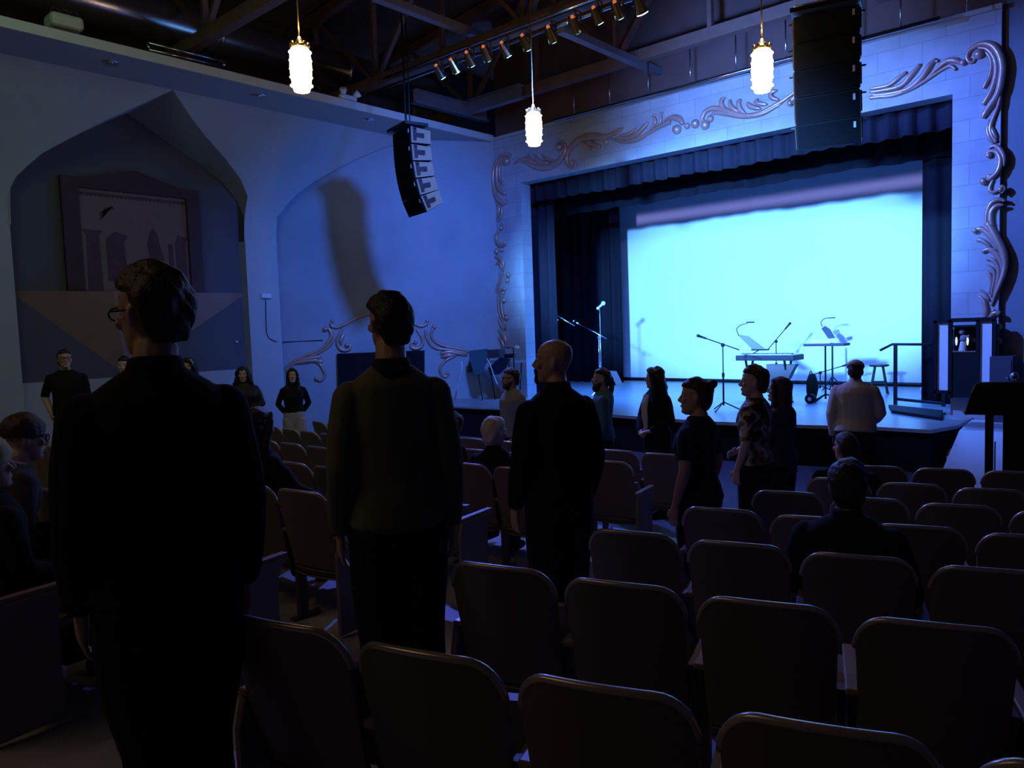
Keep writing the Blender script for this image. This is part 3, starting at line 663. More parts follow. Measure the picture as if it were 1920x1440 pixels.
# lighting bar with eleven spotlights
ZB = 4.4
b0 = at_Y(720, 157, 9.45); b1 = at_Y(1245, -8, 9.45)
bm = NB(); cyl(bm, (b0.x, 9.45, 4.62), (b1.x+1, 9.45, 4.55), .03, n=8); cyl(bm, (b0.x, 9.45, 4.8), (b1.x+1, 9.45, 4.75), .02, n=8)
tag(obj('lighting_bar', bm, M['chrome'], smooth=True), 'long metal lighting bar hung under the roof across the hall', 'lighting bar')
spots = [(824, 138), (851, 127), (880, 114), (911, 104), (947, 96), (985, 83), (1033, 68), (1078, 50), (1119, 32), (1158, 22), (1199, 12)]
ordn = ['farthest left', 'second from the left', 'third from the left', 'fourth from the left', 'fifth from the left', 'middle one', 'fifth from the right', 'fourth from the right', 'third from the right', 'second from the right', 'rightmost and brightest blue']
for i, (px, py) in enumerate(spots):
    p = at_Y(px, py-4, 9.35); t = empty('stage_light', p, R(-8+5*(i % 4)), 'stage spotlight on the lighting bar, ' + ordn[i] + ' of the eleven', 'stage light', 'stage lights on the bar')
    tilt = Matrix.Rotation(R(38), 4, 'X')
    bm = NB(); cyl(bm, tilt @ Vector((0, 0, .10)), tilt @ Vector((0, 0, -.12)), .055, .085, 16); obj('lamp_body', bm, M['fixture'] if 'fixture' in M else M.setdefault('fixture', mat('fixture', (.30, .22, .12), .22, metal=.9)), t, smooth=False)
    bm = NB(); cyl(bm, tilt @ Vector((0, 0, -.118)), tilt @ Vector((0, 0, -.13)), .08 if i == 10 else .045, n=14); obj('lens', bm, M['led_bright'] if i == 10 else M['led'], t)
    bm = NB(); tube(bm, [(-.1, 0, 0), (-.1, 0, .15), (0, 0, .2), (.1, 0, .15), (.1, 0, 0)], .012, 6); cyl(bm, (0, 0, .2), (0, .1, 4.55-p.z), .014, n=6); obj('yoke', bm, M['fixture'], t)
    bm = NB(); ball(bm, tilt @ Vector((0, 0, .11)), .03, 8); obj('indicator', bm, M['led_red'], t)

# ================================================================== THEATRE CHAIRS
CW = .455     # seat pitch
def curved(x, depth=.045): return depth*(1-(x/(CW*.5))**2)
def chair_parts(seat_down):
    """local frame: faces +y, x across, origin on the floor between the standards"""
    P = {}
    # backrest shell: barrel-curved plate with rounded top corners, reclined
    hw = CW*.478; z0, z1 = .40, .893; nx, nz = 18, 12; tilt = .23; rc = .105
    def y_at(x, z): return -.06 - tilt*(z-z0) - curved(x) + .0
    bm = NB(); fr, bk = [], []
    def width(z):
        if z > z1-rc:
            t = (z-(z1-rc))/rc; return hw - rc*.82*(1-math.sqrt(max(0, 1-t*t)))
        return hw*(1-.06*(z1-rc-z)/(z1-rc-z0))
    rim = []
    def zc(z, x): return z - .012*(x/hw)**2
    zs = [z0+(z1-rc-z0)*i/5 for i in range(5)] + [z1-rc+rc*math.sin(i/8*PI/2) for i in range(9)]
    for z in zs:
        w_ = max(width(z), .03)
        row_f, row_b = [], []
        for i in range(nx+1):
            x = -w_+2*w_*i/nx; y = y_at(x, z)
            row_f.append(bm.verts.new((x, y+.010, zc(z, x)))); row_b.append(bm.verts.new((x, y-.010, zc(z, x))))
        fr.append(row_f); bk.append(row_b)
    for L_, flip in ((fr, False), (bk, True)):
        for a, b in zip(L_, L_[1:]):
            for i in range(nx): bm.faces.new((a[i], a[i+1], b[i+1], b[i]))
    for k in (0, nx):
        for a, b, c, d in zip(fr, fr[1:], bk[1:], bk): bm.faces.new((a[k], b[k], c[k], d[k]))
    for a, b in ((fr[0], bk[0]), (fr[-1], bk[-1])):
        for i in range(nx): bm.faces.new((a[i], a[i+1], b[i+1], b[i]))
    P['backrest'] = obj('backrest', bm, M['chair_shell'], None, smooth=True)
    P['backrest'].modifiers.new('es', 'EDGE_SPLIT').split_angle = R(50)
    # rim along the edge
    bm = NB(); pts = []
    zr = [z for z in zs if z > z1-rc-.02]
    for z in zr: x = -max(width(z), .03); pts.append(Vector((x, y_at(x, z), zc(z, x))))
    wt = max(width(zs[-1]), .03)
    for i in range(1, 8): x = -wt+2*wt*i/8; pts.append(Vector((x, y_at(x, zs[-1]), zc(zs[-1], x))))
    for z in zr[::-1]: x = max(width(z), .03); pts.append(Vector((x, y_at(x, z), zc(z, x))))
    tube(bm, pts, .0115, 8); P['back_rim'] = obj('back_rim', bm, M['chair_rim'], None, smooth=True)
    # lower apron panel with two pressed lines
    bm = NB()
    for (za, zb_, off) in ((.335, .42, 0), ):
        a = []; b = []
        for i in range(nx+1):
            x = -hw*.93+2*hw*.93*i/nx; y = -.055-curved(x)
            a.append((bm.verts.new((x, y, za-.02*(1-(x/hw)**2)*0)), bm.verts.new((x, y, zb_)), bm.verts.new((x, y+.015, zb_)), bm.verts.new((x, y+.015, za))))
        for p, q in zip(a, a[1:]):
            for j in range(4): bm.faces.new((p[j], q[j], q[(j+1) % 4], p[(j+1) % 4]))
        bm.faces.new(a[0]); bm.faces.new(a[-1][::-1])
    for zz in (.375, .335, .42):
        pts = [(-hw*.92+2*hw*.92*i/10, -.058-curved(-hw*.92+2*hw*.92*i/10), zz) for i in range(11)]; tube(bm, pts, .006, 6)
    P['lower_panel'] = obj('lower_panel', bm, M['chair_shell'], None, smooth=True)
    # seat
    bm = NB(); n = 10; top_, bot = [], []
    for j in range(9):
        t = j/8
        if seat_down: base = Vector((0, -.01+.40*t, .43 + .025*math.sin(t*PI*.5) - .03*max(0, t-.75)/.25)); nrm = Vector((0, 0, 1))
        else: base = Vector((0, .0 + .05*math.sin(t*PI*.5), .40 + .27*t)); nrm = Vector((0, 1, 0))
        r1, r2_ = [], []
        for i in range(n+1):
            x = (-.5+i/n)*CW*.86*(1-.18*max(0, t-.7)/.3); dish = -.02*(1-(2*i/n-1)**2)
            r1.append(bm.verts.new(base+Vector((x, 0, 0))+nrm*dish)); r2_.append(bm.verts.new(base+Vector((x, 0, 0))+nrm*(dish-.045 if seat_down else dish+.045)))
        top_.append(r1); bot.append(r2_)
    for L_ in (top_, bot):
        for a, b in zip(L_, L_[1:]):
            for i in range(n): bm.faces.new((a[i], a[i+1], b[i+1], b[i]))
    for k in (0, n):
        for a, b, c, d in zip(top_, top_[1:], bot[1:], bot): bm.faces.new((a[k], b[k], c[k], d[k]))
    for k in (0, -1):
        for i in range(n): bm.faces.new((top_[k][i], top_[k][i+1], bot[k][i+1], bot[k][i]))
    P['seat'] = obj('seat', bm, M['chair_shell'], None, smooth=True)
    P['seat'].modifiers.new('es', 'EDGE_SPLIT').split_angle = R(45)
    return P
def standard_bm(s):
    bm = NB(); x = s*CW*.5*.985
    box(bm, (x-.013, -.045, .02), (x+.013, .02, .46)); box(bm, (x-.014, -.10, 0), (x+.014, .12, .025))
    q = [Vector((x-.012, -.05, .44)), Vector((x-.012, .03, .44)), Vector((x-.012, .16, .60)), Vector((x-.012, -.12, .60))]
    prism(bm, q, Vector((.024, 0, 0))); return bm
def panel_bm(s):
    bm = NB(); x = s*CW*.5*.985
    q = [Vector((x, y, z)) for y, z in ((-.15, .02), (.17, .02), (.17, .50), (.24, .60), (-.12, .60), (-.15, .50))]
    prism(bm, q, Vector((s*.03, 0, 0))); return bm
def arm_bm(s):
    bm = NB(); x = s*CW*.5*.985
    box(bm, (x-.024, -.13, .60), (x+.024, .25, .622)); return bm
def make_chair(seat_down, ends):
    t = empty('theatre_chair', (0, 0, 0))
    for k, o in chair_parts(seat_down).items(): o.parent = t
    for s in (-1, 1):
        if s in ends: obj('end_panel', panel_bm(s), M['chair_panel'], t, bevel=.006)
        else: obj('leg', standard_bm(s), M['chair_metal'], t)
        if s == -1 or s in ends: obj('armrest', arm_bm(s), M['armwood'], t, bevel=.006)
    return t
M['chair_panel'] = mat('chair_panel', (.20, .17, .17), .5, bump=.05, vary=.1)
protos = {}
def copy_tree(o):
    c = o.copy(); COL.objects.link(c)
    for ch in o.children:
        d = ch.copy(); COL.objects.link(d); d.parent = c
        for g in ch.children:
            e = g.copy(); COL.objects.link(e); e.parent = d
    return c
used = set()
def place_chair(x, y, rz, label, group, seat_down=False, ends=()):
    k = (seat_down, tuple(ends))
    if k not in protos: protos[k] = make_chair(seat_down, ends)
    o = protos[k] if k not in used else copy_tree(protos[k]); used.add(k)
    o.location = (x, y, floor_z(y)); o.rotation_euler = (0, 0, rz)
    tag(o, label, 'chair', group); return o
XC = -6.8; RAD = 17.0
OCC_R = {('C', 2), ('F', 0)}; OCC_L = {('E', 1), ('E', 2), ('C', 2), ('A', 2), ('A', 0)}
ROWY = {'A': .43, 'B': 1.35, 'C': 2.26, 'D': 3.16, 'E': 4.08, 'F': 5.03, 'G': 5.97}
def row_y(k, x): return ROWY[k] + (x-XC)**2/(2*RAD) + .20
def row_rz(x): return math.atan((x-XC)/RAD)
ORD = ['first', 'second', 'third', 'fourth', 'fifth', 'sixth', 'seventh', 'eighth', 'ninth', 'tenth', 'eleventh', 'twelfth', 'thirteenth', 'fourteenth', 'fifteenth']
ROWN = {'G': 'front row', 'F': 'second row from the stage', 'E': 'third row from the stage', 'D': 'fourth row from the stage', 'C': 'fifth row from the stage', 'B': 'second row from the camera', 'A': 'row nearest the camera'}
RIGHT_X0 = -2.22
occupied_right = {('E', 2), ('G', 1)}
for k in 'GFEDCBA':
    for i in range(6 if k in 'DEFG' else 6):
        x = RIGHT_X0 + CW*(i+.5)
        occ = (k, i) in OCC_R
        place_chair(x, row_y(k, x), row_rz(x), 'brown theatre chair, right block, %s, %s from aisle' % (ROWN[k], ORD[i]), 'right block chairs',
                    seat_down=occ, ends=(-1,) if i == 0 else ())
LEFT_X0 = -3.70
LEFT_N = {'G': 13, 'F': 13, 'E': 14, 'D': 14, 'C': 12, 'B': 10, 'A': 5}
for k in 'GFEDCBA':
    for i in range(LEFT_N[k]):
        x0 = {'B': -3.50, 'C': -3.80, 'F': -3.52, 'G': -3.55}.get(k, LEFT_X0)
        x = x0 - CW*(i+.5)
        place_chair(x, row_y(k, x), row_rz(x), 'brown theatre chair, left block, %s, %s from aisle' % (ROWN[k], ORD[i]), 'left block chairs',
                    seat_down=(k, i) in OCC_L, ends=(1,) if i == 0 else ())

# ================================================================== PEOPLE
def V(*a): return Vector(a)
def loft(bm, secs, n=14):
    """secs: (z, hw, y_front, y_back[, cx]) horizontal sections"""
    rings = []
    for s_ in secs:
        z, hw, yf, yb = s_[:4]; cx = s_[4] if len(s_) > 4 else 0
        cy, ry = (yf+yb)/2, (yf-yb)/2
        rings.append([bm.verts.new((cx+hw*math.cos(2*PI*i/n), cy+ry*math.sin(2*PI*i/n), z)) for i in range(n)])
    skin_rings(bm, rings)
def ell(bm, c, r, n=12):
    bmesh.ops.create_uvsphere(bm, u_segments=n, v_segments=8, radius=1, matrix=Matrix.Translation(Vector(c)) @ Matrix.Diagonal((*r, 1)))
WORK = bpy.data.scenes.new('workbench')
_rg = np.random.default_rng(5)
WAVES = [(lambda v: v/np.linalg.norm(v)*s_)(_rg.normal(size=3)) for s_ in (1, 1.3, 1.7, 2.2, 2.9, 3.7, 4.6)]
WAVES = [(w_, float(_rg.uniform(0, 6)), .55/(1+.25*i)) for i, w_ in enumerate(WAVES)]
def remesh(name, bm, material, parent, voxel, smooth=4, disp=0, dscale=20):
    me = bpy.data.meshes.new('tmp'); bmesh.ops.recalc_face_normals(bm, faces=bm.faces[:]); bm.to_mesh(me); bm.free()
    o = bpy.data.objects.new('tmp', me); WORK.collection.objects.link(o)
    r_ = o.modifiers.new('r', 'REMESH'); r_.mode = 'VOXEL'; r_.voxel_size = voxel; r_.use_smooth_shade = True
    if smooth: s_ = o.modifiers.new('s', 'SMOOTH'); s_.iterations = smooth; s_.factor = .5
    WORK.view_layers[0].update(); dg = WORK.view_layers[0].depsgraph
    m2 = bpy.data.meshes.new_from_object(o.evaluated_get(dg)); bpy.data.objects.remove(o); bpy.data.meshes.remove(me)
    if disp:
        n_ = len(m2.vertices); co = np.empty(n_*3, 'f'); no = np.empty(n_*3, 'f')
        m2.vertices.foreach_get('co', co); m2.vertices.foreach_get('normal', no); co = co.reshape(-1, 3); no = no.reshape(-1, 3)
        k_ = np.zeros(n_)
        for kv, ph, am in WAVES: k_ += am*np.sin(co @ kv*dscale + ph)
        co = co + no*(disp*k_)[:, None]; m2.vertices.foreach_set('co', co.astype('f').ravel()); m2.update()
    m2.materials.clear(); m2.materials.append(material)
    for p in m2.polygons: p.use_smooth = True
    q = bpy.data.objects.new(name, m2); link(q, parent); m2.name = name; return q
HEADS = [(-.122, .016, .070, .035), (-.110, .034, .086, .0), (-.088, .049, .090, -.035), (-.062, .058, .090, -.055), (-.032, .065, .088, -.078), (0, .070, .084, -.092), (.03, .075, .090, -.10), (.06, .075, .090, -.10), (.088, .066, .074, -.088), (.108, .047, .046, -.062), (.119, .020, .015, -.030)]
def head_geo(bm, T, f=1.0):
    b = NB(); loft(b, HEADS, 18)
    # nose, brow, lips, ears, cheeks, chin
    tube(b, [V(0, .084, .026), V(0, .098, 0), V(0, .112, -.026), V(0, .100, -.036)], [.008, .010, .0135, .010], 8)
    ell(b, (.011, .096, -.031), (.009, .011, .008)); ell(b, (-.011, .096, -.031), (.009, .011, .008))
    for s_ in (-1, 1):
        tube(b, [V(.010*s_, .089, .030), V(.032*s_, .086, .034), V(.055*s_, .068, .026)], [.006, .008, .005], 6)
        ell(b, (.044*s_, .070, -.020), (.020, .018, .020)); ell(b, (.074*s_, -.012, -.008), (.008, .018, .031)); ell(b, (.079*s_, -.018, .004), (.007, .014, .018))
    ell(b, (0, .090, -.058), (.024, .009, .006)); ell(b, (0, .088, -.069), (.020, .010, .007)); ell(b, (0, .082, -.100), (.022, .014, .014))
    tube(b, [V(0, -.020, -.125), V(0, -.012, -.05)], [.050*f, .056*f], 14)
    for v in b.verts: v.co = T @ v.co
    me = bpy.data.meshes.new('x'); b.to_mesh(me); b.free(); bm.from_mesh(me); bpy.data.meshes.remove(me)
def hand_geo(bm, wrist, d, palm_n, side, curl=.35, s=1.0):
    """wrist point, d = direction of fingers, palm_n = palm facing, side = direction towards the thumb"""
    d = d.normalized(); palm_n = (palm_n - d*palm_n.dot(d)).normalized(); side = d.cross(palm_n)*(1 if side > 0 else -1)
    tube(bm, [wrist-d*.03, wrist+d*.01], [.026*s, .026*s], 10, flat=.8)
    # palm as flattened tubes
    for k in (-1.3, -.45, .45, 1.3):
        a = wrist + side*k*.010*s; b = wrist + d*.088*s + side*k*.0165*s; tube(bm, [a, (a+b)/2, b], [.016*s, .0165*s, .0125*s], 8)
    lens = {1.5: .070, .5: .079, -.5: .073, -1.5: .058}
    for k, L in lens.items():
        p = wrist + d*.088*s + side*k*.0185*s; dd = (d + side*k*.04).normalized(); pts = [p - d*.01, p]; q = p; ang = curl*.6
        for seg in (.45, .32, .23):
            v_ = dd*math.cos(ang)+palm_n*math.sin(ang); q = q + v_*L*seg*s; pts.append(q); ang += curl
        tube(bm, pts, [.0095*s, .0092*s, .0088*s, .0080*s, .0062*s], 8)
    t0 = wrist + d*.022*s + side*.020*s + palm_n*.004; t1 = t0 + (d*.55+side*.75+palm_n*.25).normalized()*.038*s; t2 = t1 + (d*.85+side*.3+palm_n*.35).normalized()*.030*s; t3 = t2 + (d*.95+side*.05+palm_n*.4).normalized()*.024*s
    tube(bm, [t0, t1, t2, t3], [.0145*s, .0125*s, .0105*s, .0075*s], 8)
TORSO_M = [(.84, .135, .085, -.095), (.92, .165, .105, -.125), (1.0, .162, .105, -.115), (1.08, .152, .108, -.095), (1.18, .155, .112, -.095), (1.28, .172, .118, -.108), (1.36, .182, .112, -.115), (1.42, .172, .085, -.110), (1.455, .125, .060, -.090), (1.49, .070, .045, -.070)]
TORSO_F = [(.84, .140, .085, -.100), (.92, .172, .100, -.130), (1.0, .160, .098, -.115), (1.09, .132, .092, -.085), (1.18, .136, .098, -.085), (1.27, .152, .130, -.095), (1.35, .160, .105, -.105), (1.41, .152, .075, -.100), (1.445, .110, .052, -.080), (1.48, .058, .038, -.062)]
ARMS = {
 'down':  lambda s: (V(s*.222, -.03, 1.13), V(s*.228, .05, .885), V(0, .12, -1)),
 'tight': lambda s: (V(s*.208, -.04, 1.13), V(s*.205, .05, .885), V(0, .12, -1)),
 'bow':   lambda s: (V(s*.30, .02, 1.16), V(s*.20, .22, 1.02), V(-s*.4, .8, -.3)),
 'slight': lambda s: (V(s*.245, -.05, 1.14), V(s*.235, .10, .92), V(-s*.1, .35, -1)),
 'behind': lambda s: (V(s*.245, -.09, 1.14), V(s*.12, -.19, .96), V(-s*.8, -.1, -.4)),
 'clasp': lambda s: (V(s*.235, .02, 1.14), V(s*.06, .20, .99), V(-s*.9, .25, -.15)),
 'front': lambda s: (V(s*.235, -.02, 1.14), V(s*.15, .20, 1.02), V(-s*.6, .7, -.1)),
 'pocket': lambda s: (V(s*.265, -.07, 1.15), V(s*.19, .07, .95), V(-s*.1, .3, -1)),
 'chest': lambda s: (V(s*.23, .04, 1.16), V(s*.10, .20, 1.32), V(-s*.4, .0, 1)),
 'lap':   lambda s: (V(s*.235, .02, 1.14), V(s*.12, .26, 1.02), V(-s*.5, .7, -.3)),
 'out':   lambda s: (V(s*.33, .02, 1.20), V(s*.50, .16, 1.10), V(s*.6, .7, -.2)),
 'reach': lambda s: (V(s*.25, .10, 1.14), V(s*.20, .33, 1.02), V(-s*.1, .9, -.3)),
}
def person(label, loc, facing, h=1.75, female=False, bulk=1.0, shoulder=1.0, skin='skin', top='cl_black', pants='cl_trouser', hair='hair_brown', style='short', arms=('down', 'down'), head=(0, 0), lean=0,
           sleeve='long', hem=.90, loose=1.0, seated=False, extras=(), vox=.009, shoes='black', collar=False, skirt=False, beard=None, neckz=0, hs=1.0, group=None, hand_curl=.4, stance=.078):
    k = h/1.75; root = empty('person', loc, facing-PI/2, label, 'person', group)
    dz = -.46 if seated else 0
    hipz = .92+dz
    rotL = Matrix.Translation((0, 0, hipz)) @ Matrix.Rotation(R(-lean), 4, 'X') @ Matrix.Translation((0, 0, -hipz))
    def up(v): return (rotL @ (Vector(v)+V(0, 0, dz)))*k
    tors = TORSO_F if female else TORSO_M
    sx = (.165 if female else .185)*shoulder
    sz = 1.385 if female else 1.40
    yaw, pitch = head
    HT = Matrix.Scale(k, 4) @ rotL @ Matrix.Translation((0, .005, 1.625+dz+neckz-(.02 if female else 0))) @ Matrix.Translation((0, 0, .12*(1-hs))) @ Matrix.Scale(hs, 4) @ Matrix.Rotation(R(yaw), 4, 'Z') @ Matrix.Rotation(R(pitch), 4, 'X')
    def add_torso(bm, infl=0, z0=0, z1=9, wid=1.0, flare=0):
        b = NB(); secs = []
        for z, hw, yf, yb in tors:
            if z < z0-.06 or z > z1+.02: continue
            zz = max(z, z0); bl = bulk if z < 1.40 else 1+(bulk-1)*.4
            q = wid if z < 1.38 else 1
            sh = shoulder if z > 1.3 else 1
            secs.append((zz, hw*bl*q*sh+infl, yf*bl+infl, yb*bl-infl))
        if z0 < tors[0][0]: secs.insert(0, (z0, (tors[0][1]+.02)*bulk+infl+flare, tors[1][2]*bulk+infl, tors[1][3]*bulk-infl))
        loft(b, secs, 18)
        for v in b.verts: v.co = up(v.co)
        me = bpy.data.meshes.new('x'); b.to_mesh(me); b.free(); bm.from_mesh(me); bpy.data.meshes.remove(me)
    def arm_pts(s):
        e, w_, hd = ARMS[arms[0 if s < 0 else 1]](s)
        return V(s*sx, -.015, sz), V(e.x*(1+(bulk-1)*.6), e.y, e.z), w_, hd
    ab = 1+(bulk-1)*.5
    def add_arm(bm, s, infl=0, upto=1.0):
        S, E, W_, hd = arm_pts(s)
        r = [.036, .054*ab, .050*ab, .043*ab, .041*ab, .034, .026]
        if female: r = [x*.86 for x in r]
        pts = [S+V(-s*.055, 0, -.02), S+V(s*.002, 0, -.035), S.lerp(E, .5), E, E.lerp(W_, .35), E.lerp(W_, .7), W_]
        if upto < 1:
            n_ = {.4: 3, .7: 4}.get(upto, 4); pts = pts[:n_]; r = r[:n_]
            if upto == .4: pts[-1] = S.lerp(E, .72)
        q_ = up(S+V(-s*.006, 0, -.022)); rs = (.054*ab*(.86 if female else 1))*k+infl; ell(bm, q_, (rs, rs, rs))
        tube(bm, [up(p) for p in pts], [x*k+infl for x in r], 12, 0)
    def legs_pts(s):
        if seated: return [V(s*.09, -.02, .50), V(s*.11, .20, .52), V(s*.13, .42, .50), V(s*.13, .43, .30), V(s*.13, .40, .08)]
        return [V(s*.085, -.01, .90), V(s*.086, 0, .70), V(s*stance, .01, .49), V(s*stance, -.02, .33), V(s*stance, -.02, .08)]
    def add_leg(bm, s, infl=0, wide=1.0, foot=True, z_end=None):
        q = legs_pts(s); lr = [.092*bulk, .082*bulk, .062, .058, .038]
        if not foot: lr = [.096*bulk, .088*bulk, .076, .074, .064]
        if wide > 1: lr = [lr[0], lr[1]*1.05, .075*wide, .085*wide, .095*wide]
        tube(bm, [p*k for p in q], [x*k+infl for x in lr], 12, 3)
        if foot:
            a = q[-1]; tube(bm, [V(a.x, a.y-.05, .045)*k, V(a.x*1.05, a.y+.08, .04)*k, V(a.x*1.12, a.y+.19, .028)*k], [.040*k, .042*k, .026*k], 10, 0)
    # body: one continuous surface
    bm = NB(); add_torso(bm, -.004, .84); head_geo(bm, HT, 1.0 if not female else .84)
    tube(bm, [up((0, -.03, 1.40)), up((0, -.025, 1.50)), HT @ V(0, -.015, -.09)], [.075*k, .056*k*(.86 if female else 1), .054*k*(.84 if female else 1)], 12)
    for s in (-1, 1):
        add_arm(bm, s); add_leg(bm, s)
        S, E, W_, hd = arm_pts(s)
        Wp = up(W_); Dv = (rotL.to_3x3() @ hd)
        arm = arms[0 if s < 0 else 1]
        pn = {'down': V(-s, .1, 0), 'tight': V(-s, .1, 0), 'bow': V(0, 0, -1), 'slight': V(-s, 0, 0), 'behind': V(0, -1, .2), 'clasp': V(0, -1, -.2), 'front': V(-s*.3, 0, -1), 'pocket': V(-s, 0, 0), 'chest': V(0, -1, 0), 'lap': V(0, 0, -1), 'out': V(0, 0, -1), 'reach': V(0, 0, -1)}[arm]
        hand_geo(bm, Wp, Dv, pn, s * (1 if arm in ('down', 'tight', 'slight', 'pocket') else 1), hand_curl, k*(.92 if female else 1))
    remesh('body', bm, M[skin], root, vox*.78, 2)
    # top garment
    bm = NB(); add_torso(bm, .014*loose, hem, 1.475, 1+.04*loose, .01*loose)
    for s in (-1, 1):
        if sleeve == 'long': add_arm(bm, s, .011*loose)
        elif sleeve == 'roll': add_arm(bm, s, .011*loose, .7)
        else: add_arm(bm, s, .013*loose, .4)
    if collar:
        b2 = NB(); tube(b2, [up((0, -.028, 1.46)), up((0, -.026, 1.53))], [.078*k, .066*k], 14); me = bpy.data.meshes.new('x'); b2.to_mesh(me); b2.free(); bm.from_mesh(me); bpy.data.meshes.remove(me)
    g = remesh({'cl_sweater': 'sweater', 'cl_black': 'top', 'cl_jacket': 'jacket', 'cl_navy': 'top'}.get(top, 'shirt'), bm, M[top], root, vox*1.25, 3, .004, 9)
    # trousers
    bm = NB()
    if seated:
        b2 = NB(); loft(b2, [(.36, .16*bulk, .10, -.13), (.50, .17*bulk+.01, .12, -.14), (.60, .155*bulk+.01, .11, -.12)], 16)
        for v in b2.verts: v.co *= k
    else:
        b2 = NB(); loft(b2, [(.80, .14*bulk, .085, -.10), (.86, .165*bulk, .10*bulk, -.12*bulk), (.94, .172*bulk+.006, .112*bulk, -.132*bulk), (1.02, .158*bulk+.010, .110*bulk, -.118*bulk)], 16)
        for v in b2.verts: v.co *= k
    me = bpy.data.meshes.new('x'); b2.to_mesh(me); b2.free(); bm.from_mesh(me); bpy.data.meshes.remove(me)
    for s in (-1, 1): add_leg(bm, s, .013, 1.5 if skirt else 1.0, False)
    remesh('trousers', bm, M[pants], root, vox*1.3, 3, .003, 8)
    for s in (-1, 1):
        q = legs_pts(s); a = q[-1]; bm = NB()
        tube(bm, [V(a.x, a.y-.06, .045)*k, V(a.x*1.05, a.y+.08, .045)*k, V(a.x*1.12, a.y+.20, .032)*k], [.046*k, .050*k, .032*k], 10, 3); obj('shoe', bm, M['black'], root, smooth=True)
    # hair
    hk = M[hair]
    def HB(build, name, material, v_=None, disp=.004, ds=45, sm=2):
        b = NB(); build(b)
        for v in b.verts: v.co = HT @ v.co
        return remesh(name, b, material, root, v_ or vox, sm, disp, ds)
    SH = [(-.085, .050, -.050, -.085), (-.055, .064, -.035, -.100), (-.02, .076, -.022, -.112), (.015, .084, -.002, -.118), (.045, .087, .030, -.119), (.072, .084, .098, -.113), (.100, .068, .088, -.095), (.124, .040, .050, -.060), (.136, .012, .010, -.030)]
    if style == 'short': HB(lambda b: loft(b, SH, 18), 'hair', hk)
    if style == 'thick':
        def f(b):
            loft(b, [(z*1.08+.004, w_*1.10, yf*(.90 if yf > 0 else 1.1), yb*1.12) for z, w_, yf, yb in SH], 18)
        HB(f, 'hair', hk, disp=.005, ds=42)
    if style == 'buzz': HB(lambda b: loft(b, [(z*1.0-.004, w_*.96, yf*.96, yb*.95) for z, w_, yf, yb in SH], 18), 'hair', hk, disp=.001)
    if style == 'bun':
        HB(lambda b: (loft(b, SH, 18), ell(b, (0, -.105, .095), (.038, .036, .034))), 'hair', hk)
    if style == 'pony':
        HB(lambda b: (loft(b, SH, 18), tube(b, [V(0, -.11, .02), V(0, -.135, -.05), V(0, -.12, -.16), V(0, -.11, -.22)], [.026, .032, .030, .012], 10)), 'hair', hk)
    if style in ('long', 'wavy', 'curly'):
        wv = {'long': 1.0, 'wavy': 1.15, 'curly': 1.3}[style]
        def f(b):
            loft(b, SH, 18)
            loft(b, [(-.30, .075*wv, -.03, -.10), (-.24, .095*wv, -.005, -.125*wv), (-.16, .100*wv, .015, -.130*wv), (-.08, .090*wv, .040, -.128*wv), (-.01, .088*wv, .045, -.122), (.04, .086, .045, -.118), (.08, .070, .02, -.10)], 18)
            for s in (-1, 1):
                tube(b, [V(s*.030, .070, .100), V(s*.072, .055, .05), V(s*.084, .035, -.04), V(s*.086*wv, .020, -.14), V(s*.080*wv, .030, -.25), V(s*.07, .030, -.31)], [.018, .022, .026*wv, .030*wv, .028*wv, .012], 8, 2)
        HB(f, 'hair', hk, disp={'long': .004, 'wavy': .009, 'curly': .014}[style], ds={'long': 30, 'wavy': 28, 'curly': 34}[style])
    if style == 'beanie':
        HB(lambda b: loft(b, [(.005, .086, .090, -.112), (.035, .091, .102, -.122), (.075, .090, .098, -.122), (.110, .072, .078, -.100), (.135, .045, .045, -.070), (.147, .015, .012, -.03)], 18), 'knit_cap', hk, disp=.003)
    if beard:
        HB(lambda b: (loft(b, [(-.165 if beard == 'long' else -.135, .020, .080, .045), (-.145 if beard == 'long' else -.125, .040, .100, .02), (-.115, .054, .106, -.005), (-.085, .062, .104, -.02), (-.065, .064, .086, -.03), (-.03, .072, .030, -.035)], 16), tube(b, [V(-.03, .088, -.060), V(0, .103, -.045), V(.03, .088, -.060)], [.007, .009, .007], 6)) if beard != 'goatee' else
           (ell(b, (0, .086, -.100), (.030, .022, .026)), tube(b, [V(-.028, .086, -.085), V(-.026, .094, -.055), V(0, .104, -.045), V(.026, .094, -.055), V(.028, .086, -.085)], [.007]*5, 6)), 'beard', hk, disp=.003, v_=min(vox, .008))
    for e in extras:
        b = NB()
        if e == 'eyes':
            for s in (-1, 1):
                b = NB(); ell(b, (.031*s, .0775, .010), (.013, .0125, .009), 10)
                for v in b.verts: v.co = HT @ v.co
                ey = obj('eye', b, M['eye'], root, smooth=True)
                b = NB(); ell(b, (.031*s, .0880, .010), (.0055, .0035, .0055), 8)
                for v in b.verts: v.co = HT @ v.co
                obj('iris', b, M['iris'], ey, smooth=True)
            b = NB(); ell(b, (0, .0955, -.063), (.021, .006, .008), 10)
            for v in b.verts: v.co = HT @ v.co
            obj('lips', b, M['lip'], root, smooth=True)
        if e == 'glasses':
            for s in (-1, 1):
                ring_ = [V(.033*s+.025*math.cos(a), .103, .008+.019*math.sin(a)) for a in [2*PI*i/16 for i in range(17)]]; tube(b, ring_, .0028, 6)
                tube(b, [V(.057*s, .102, .014), V(.078*s, .06, .014), V(.082*s, -.01, .010)], .003, 6)
            tube(b, [V(-.009, .105, .012), V(.009, .105, .012)], .003, 6)
            for v in b.verts: v.co = HT @ v.co
            obj('glasses', b, M['black_gloss'], root)
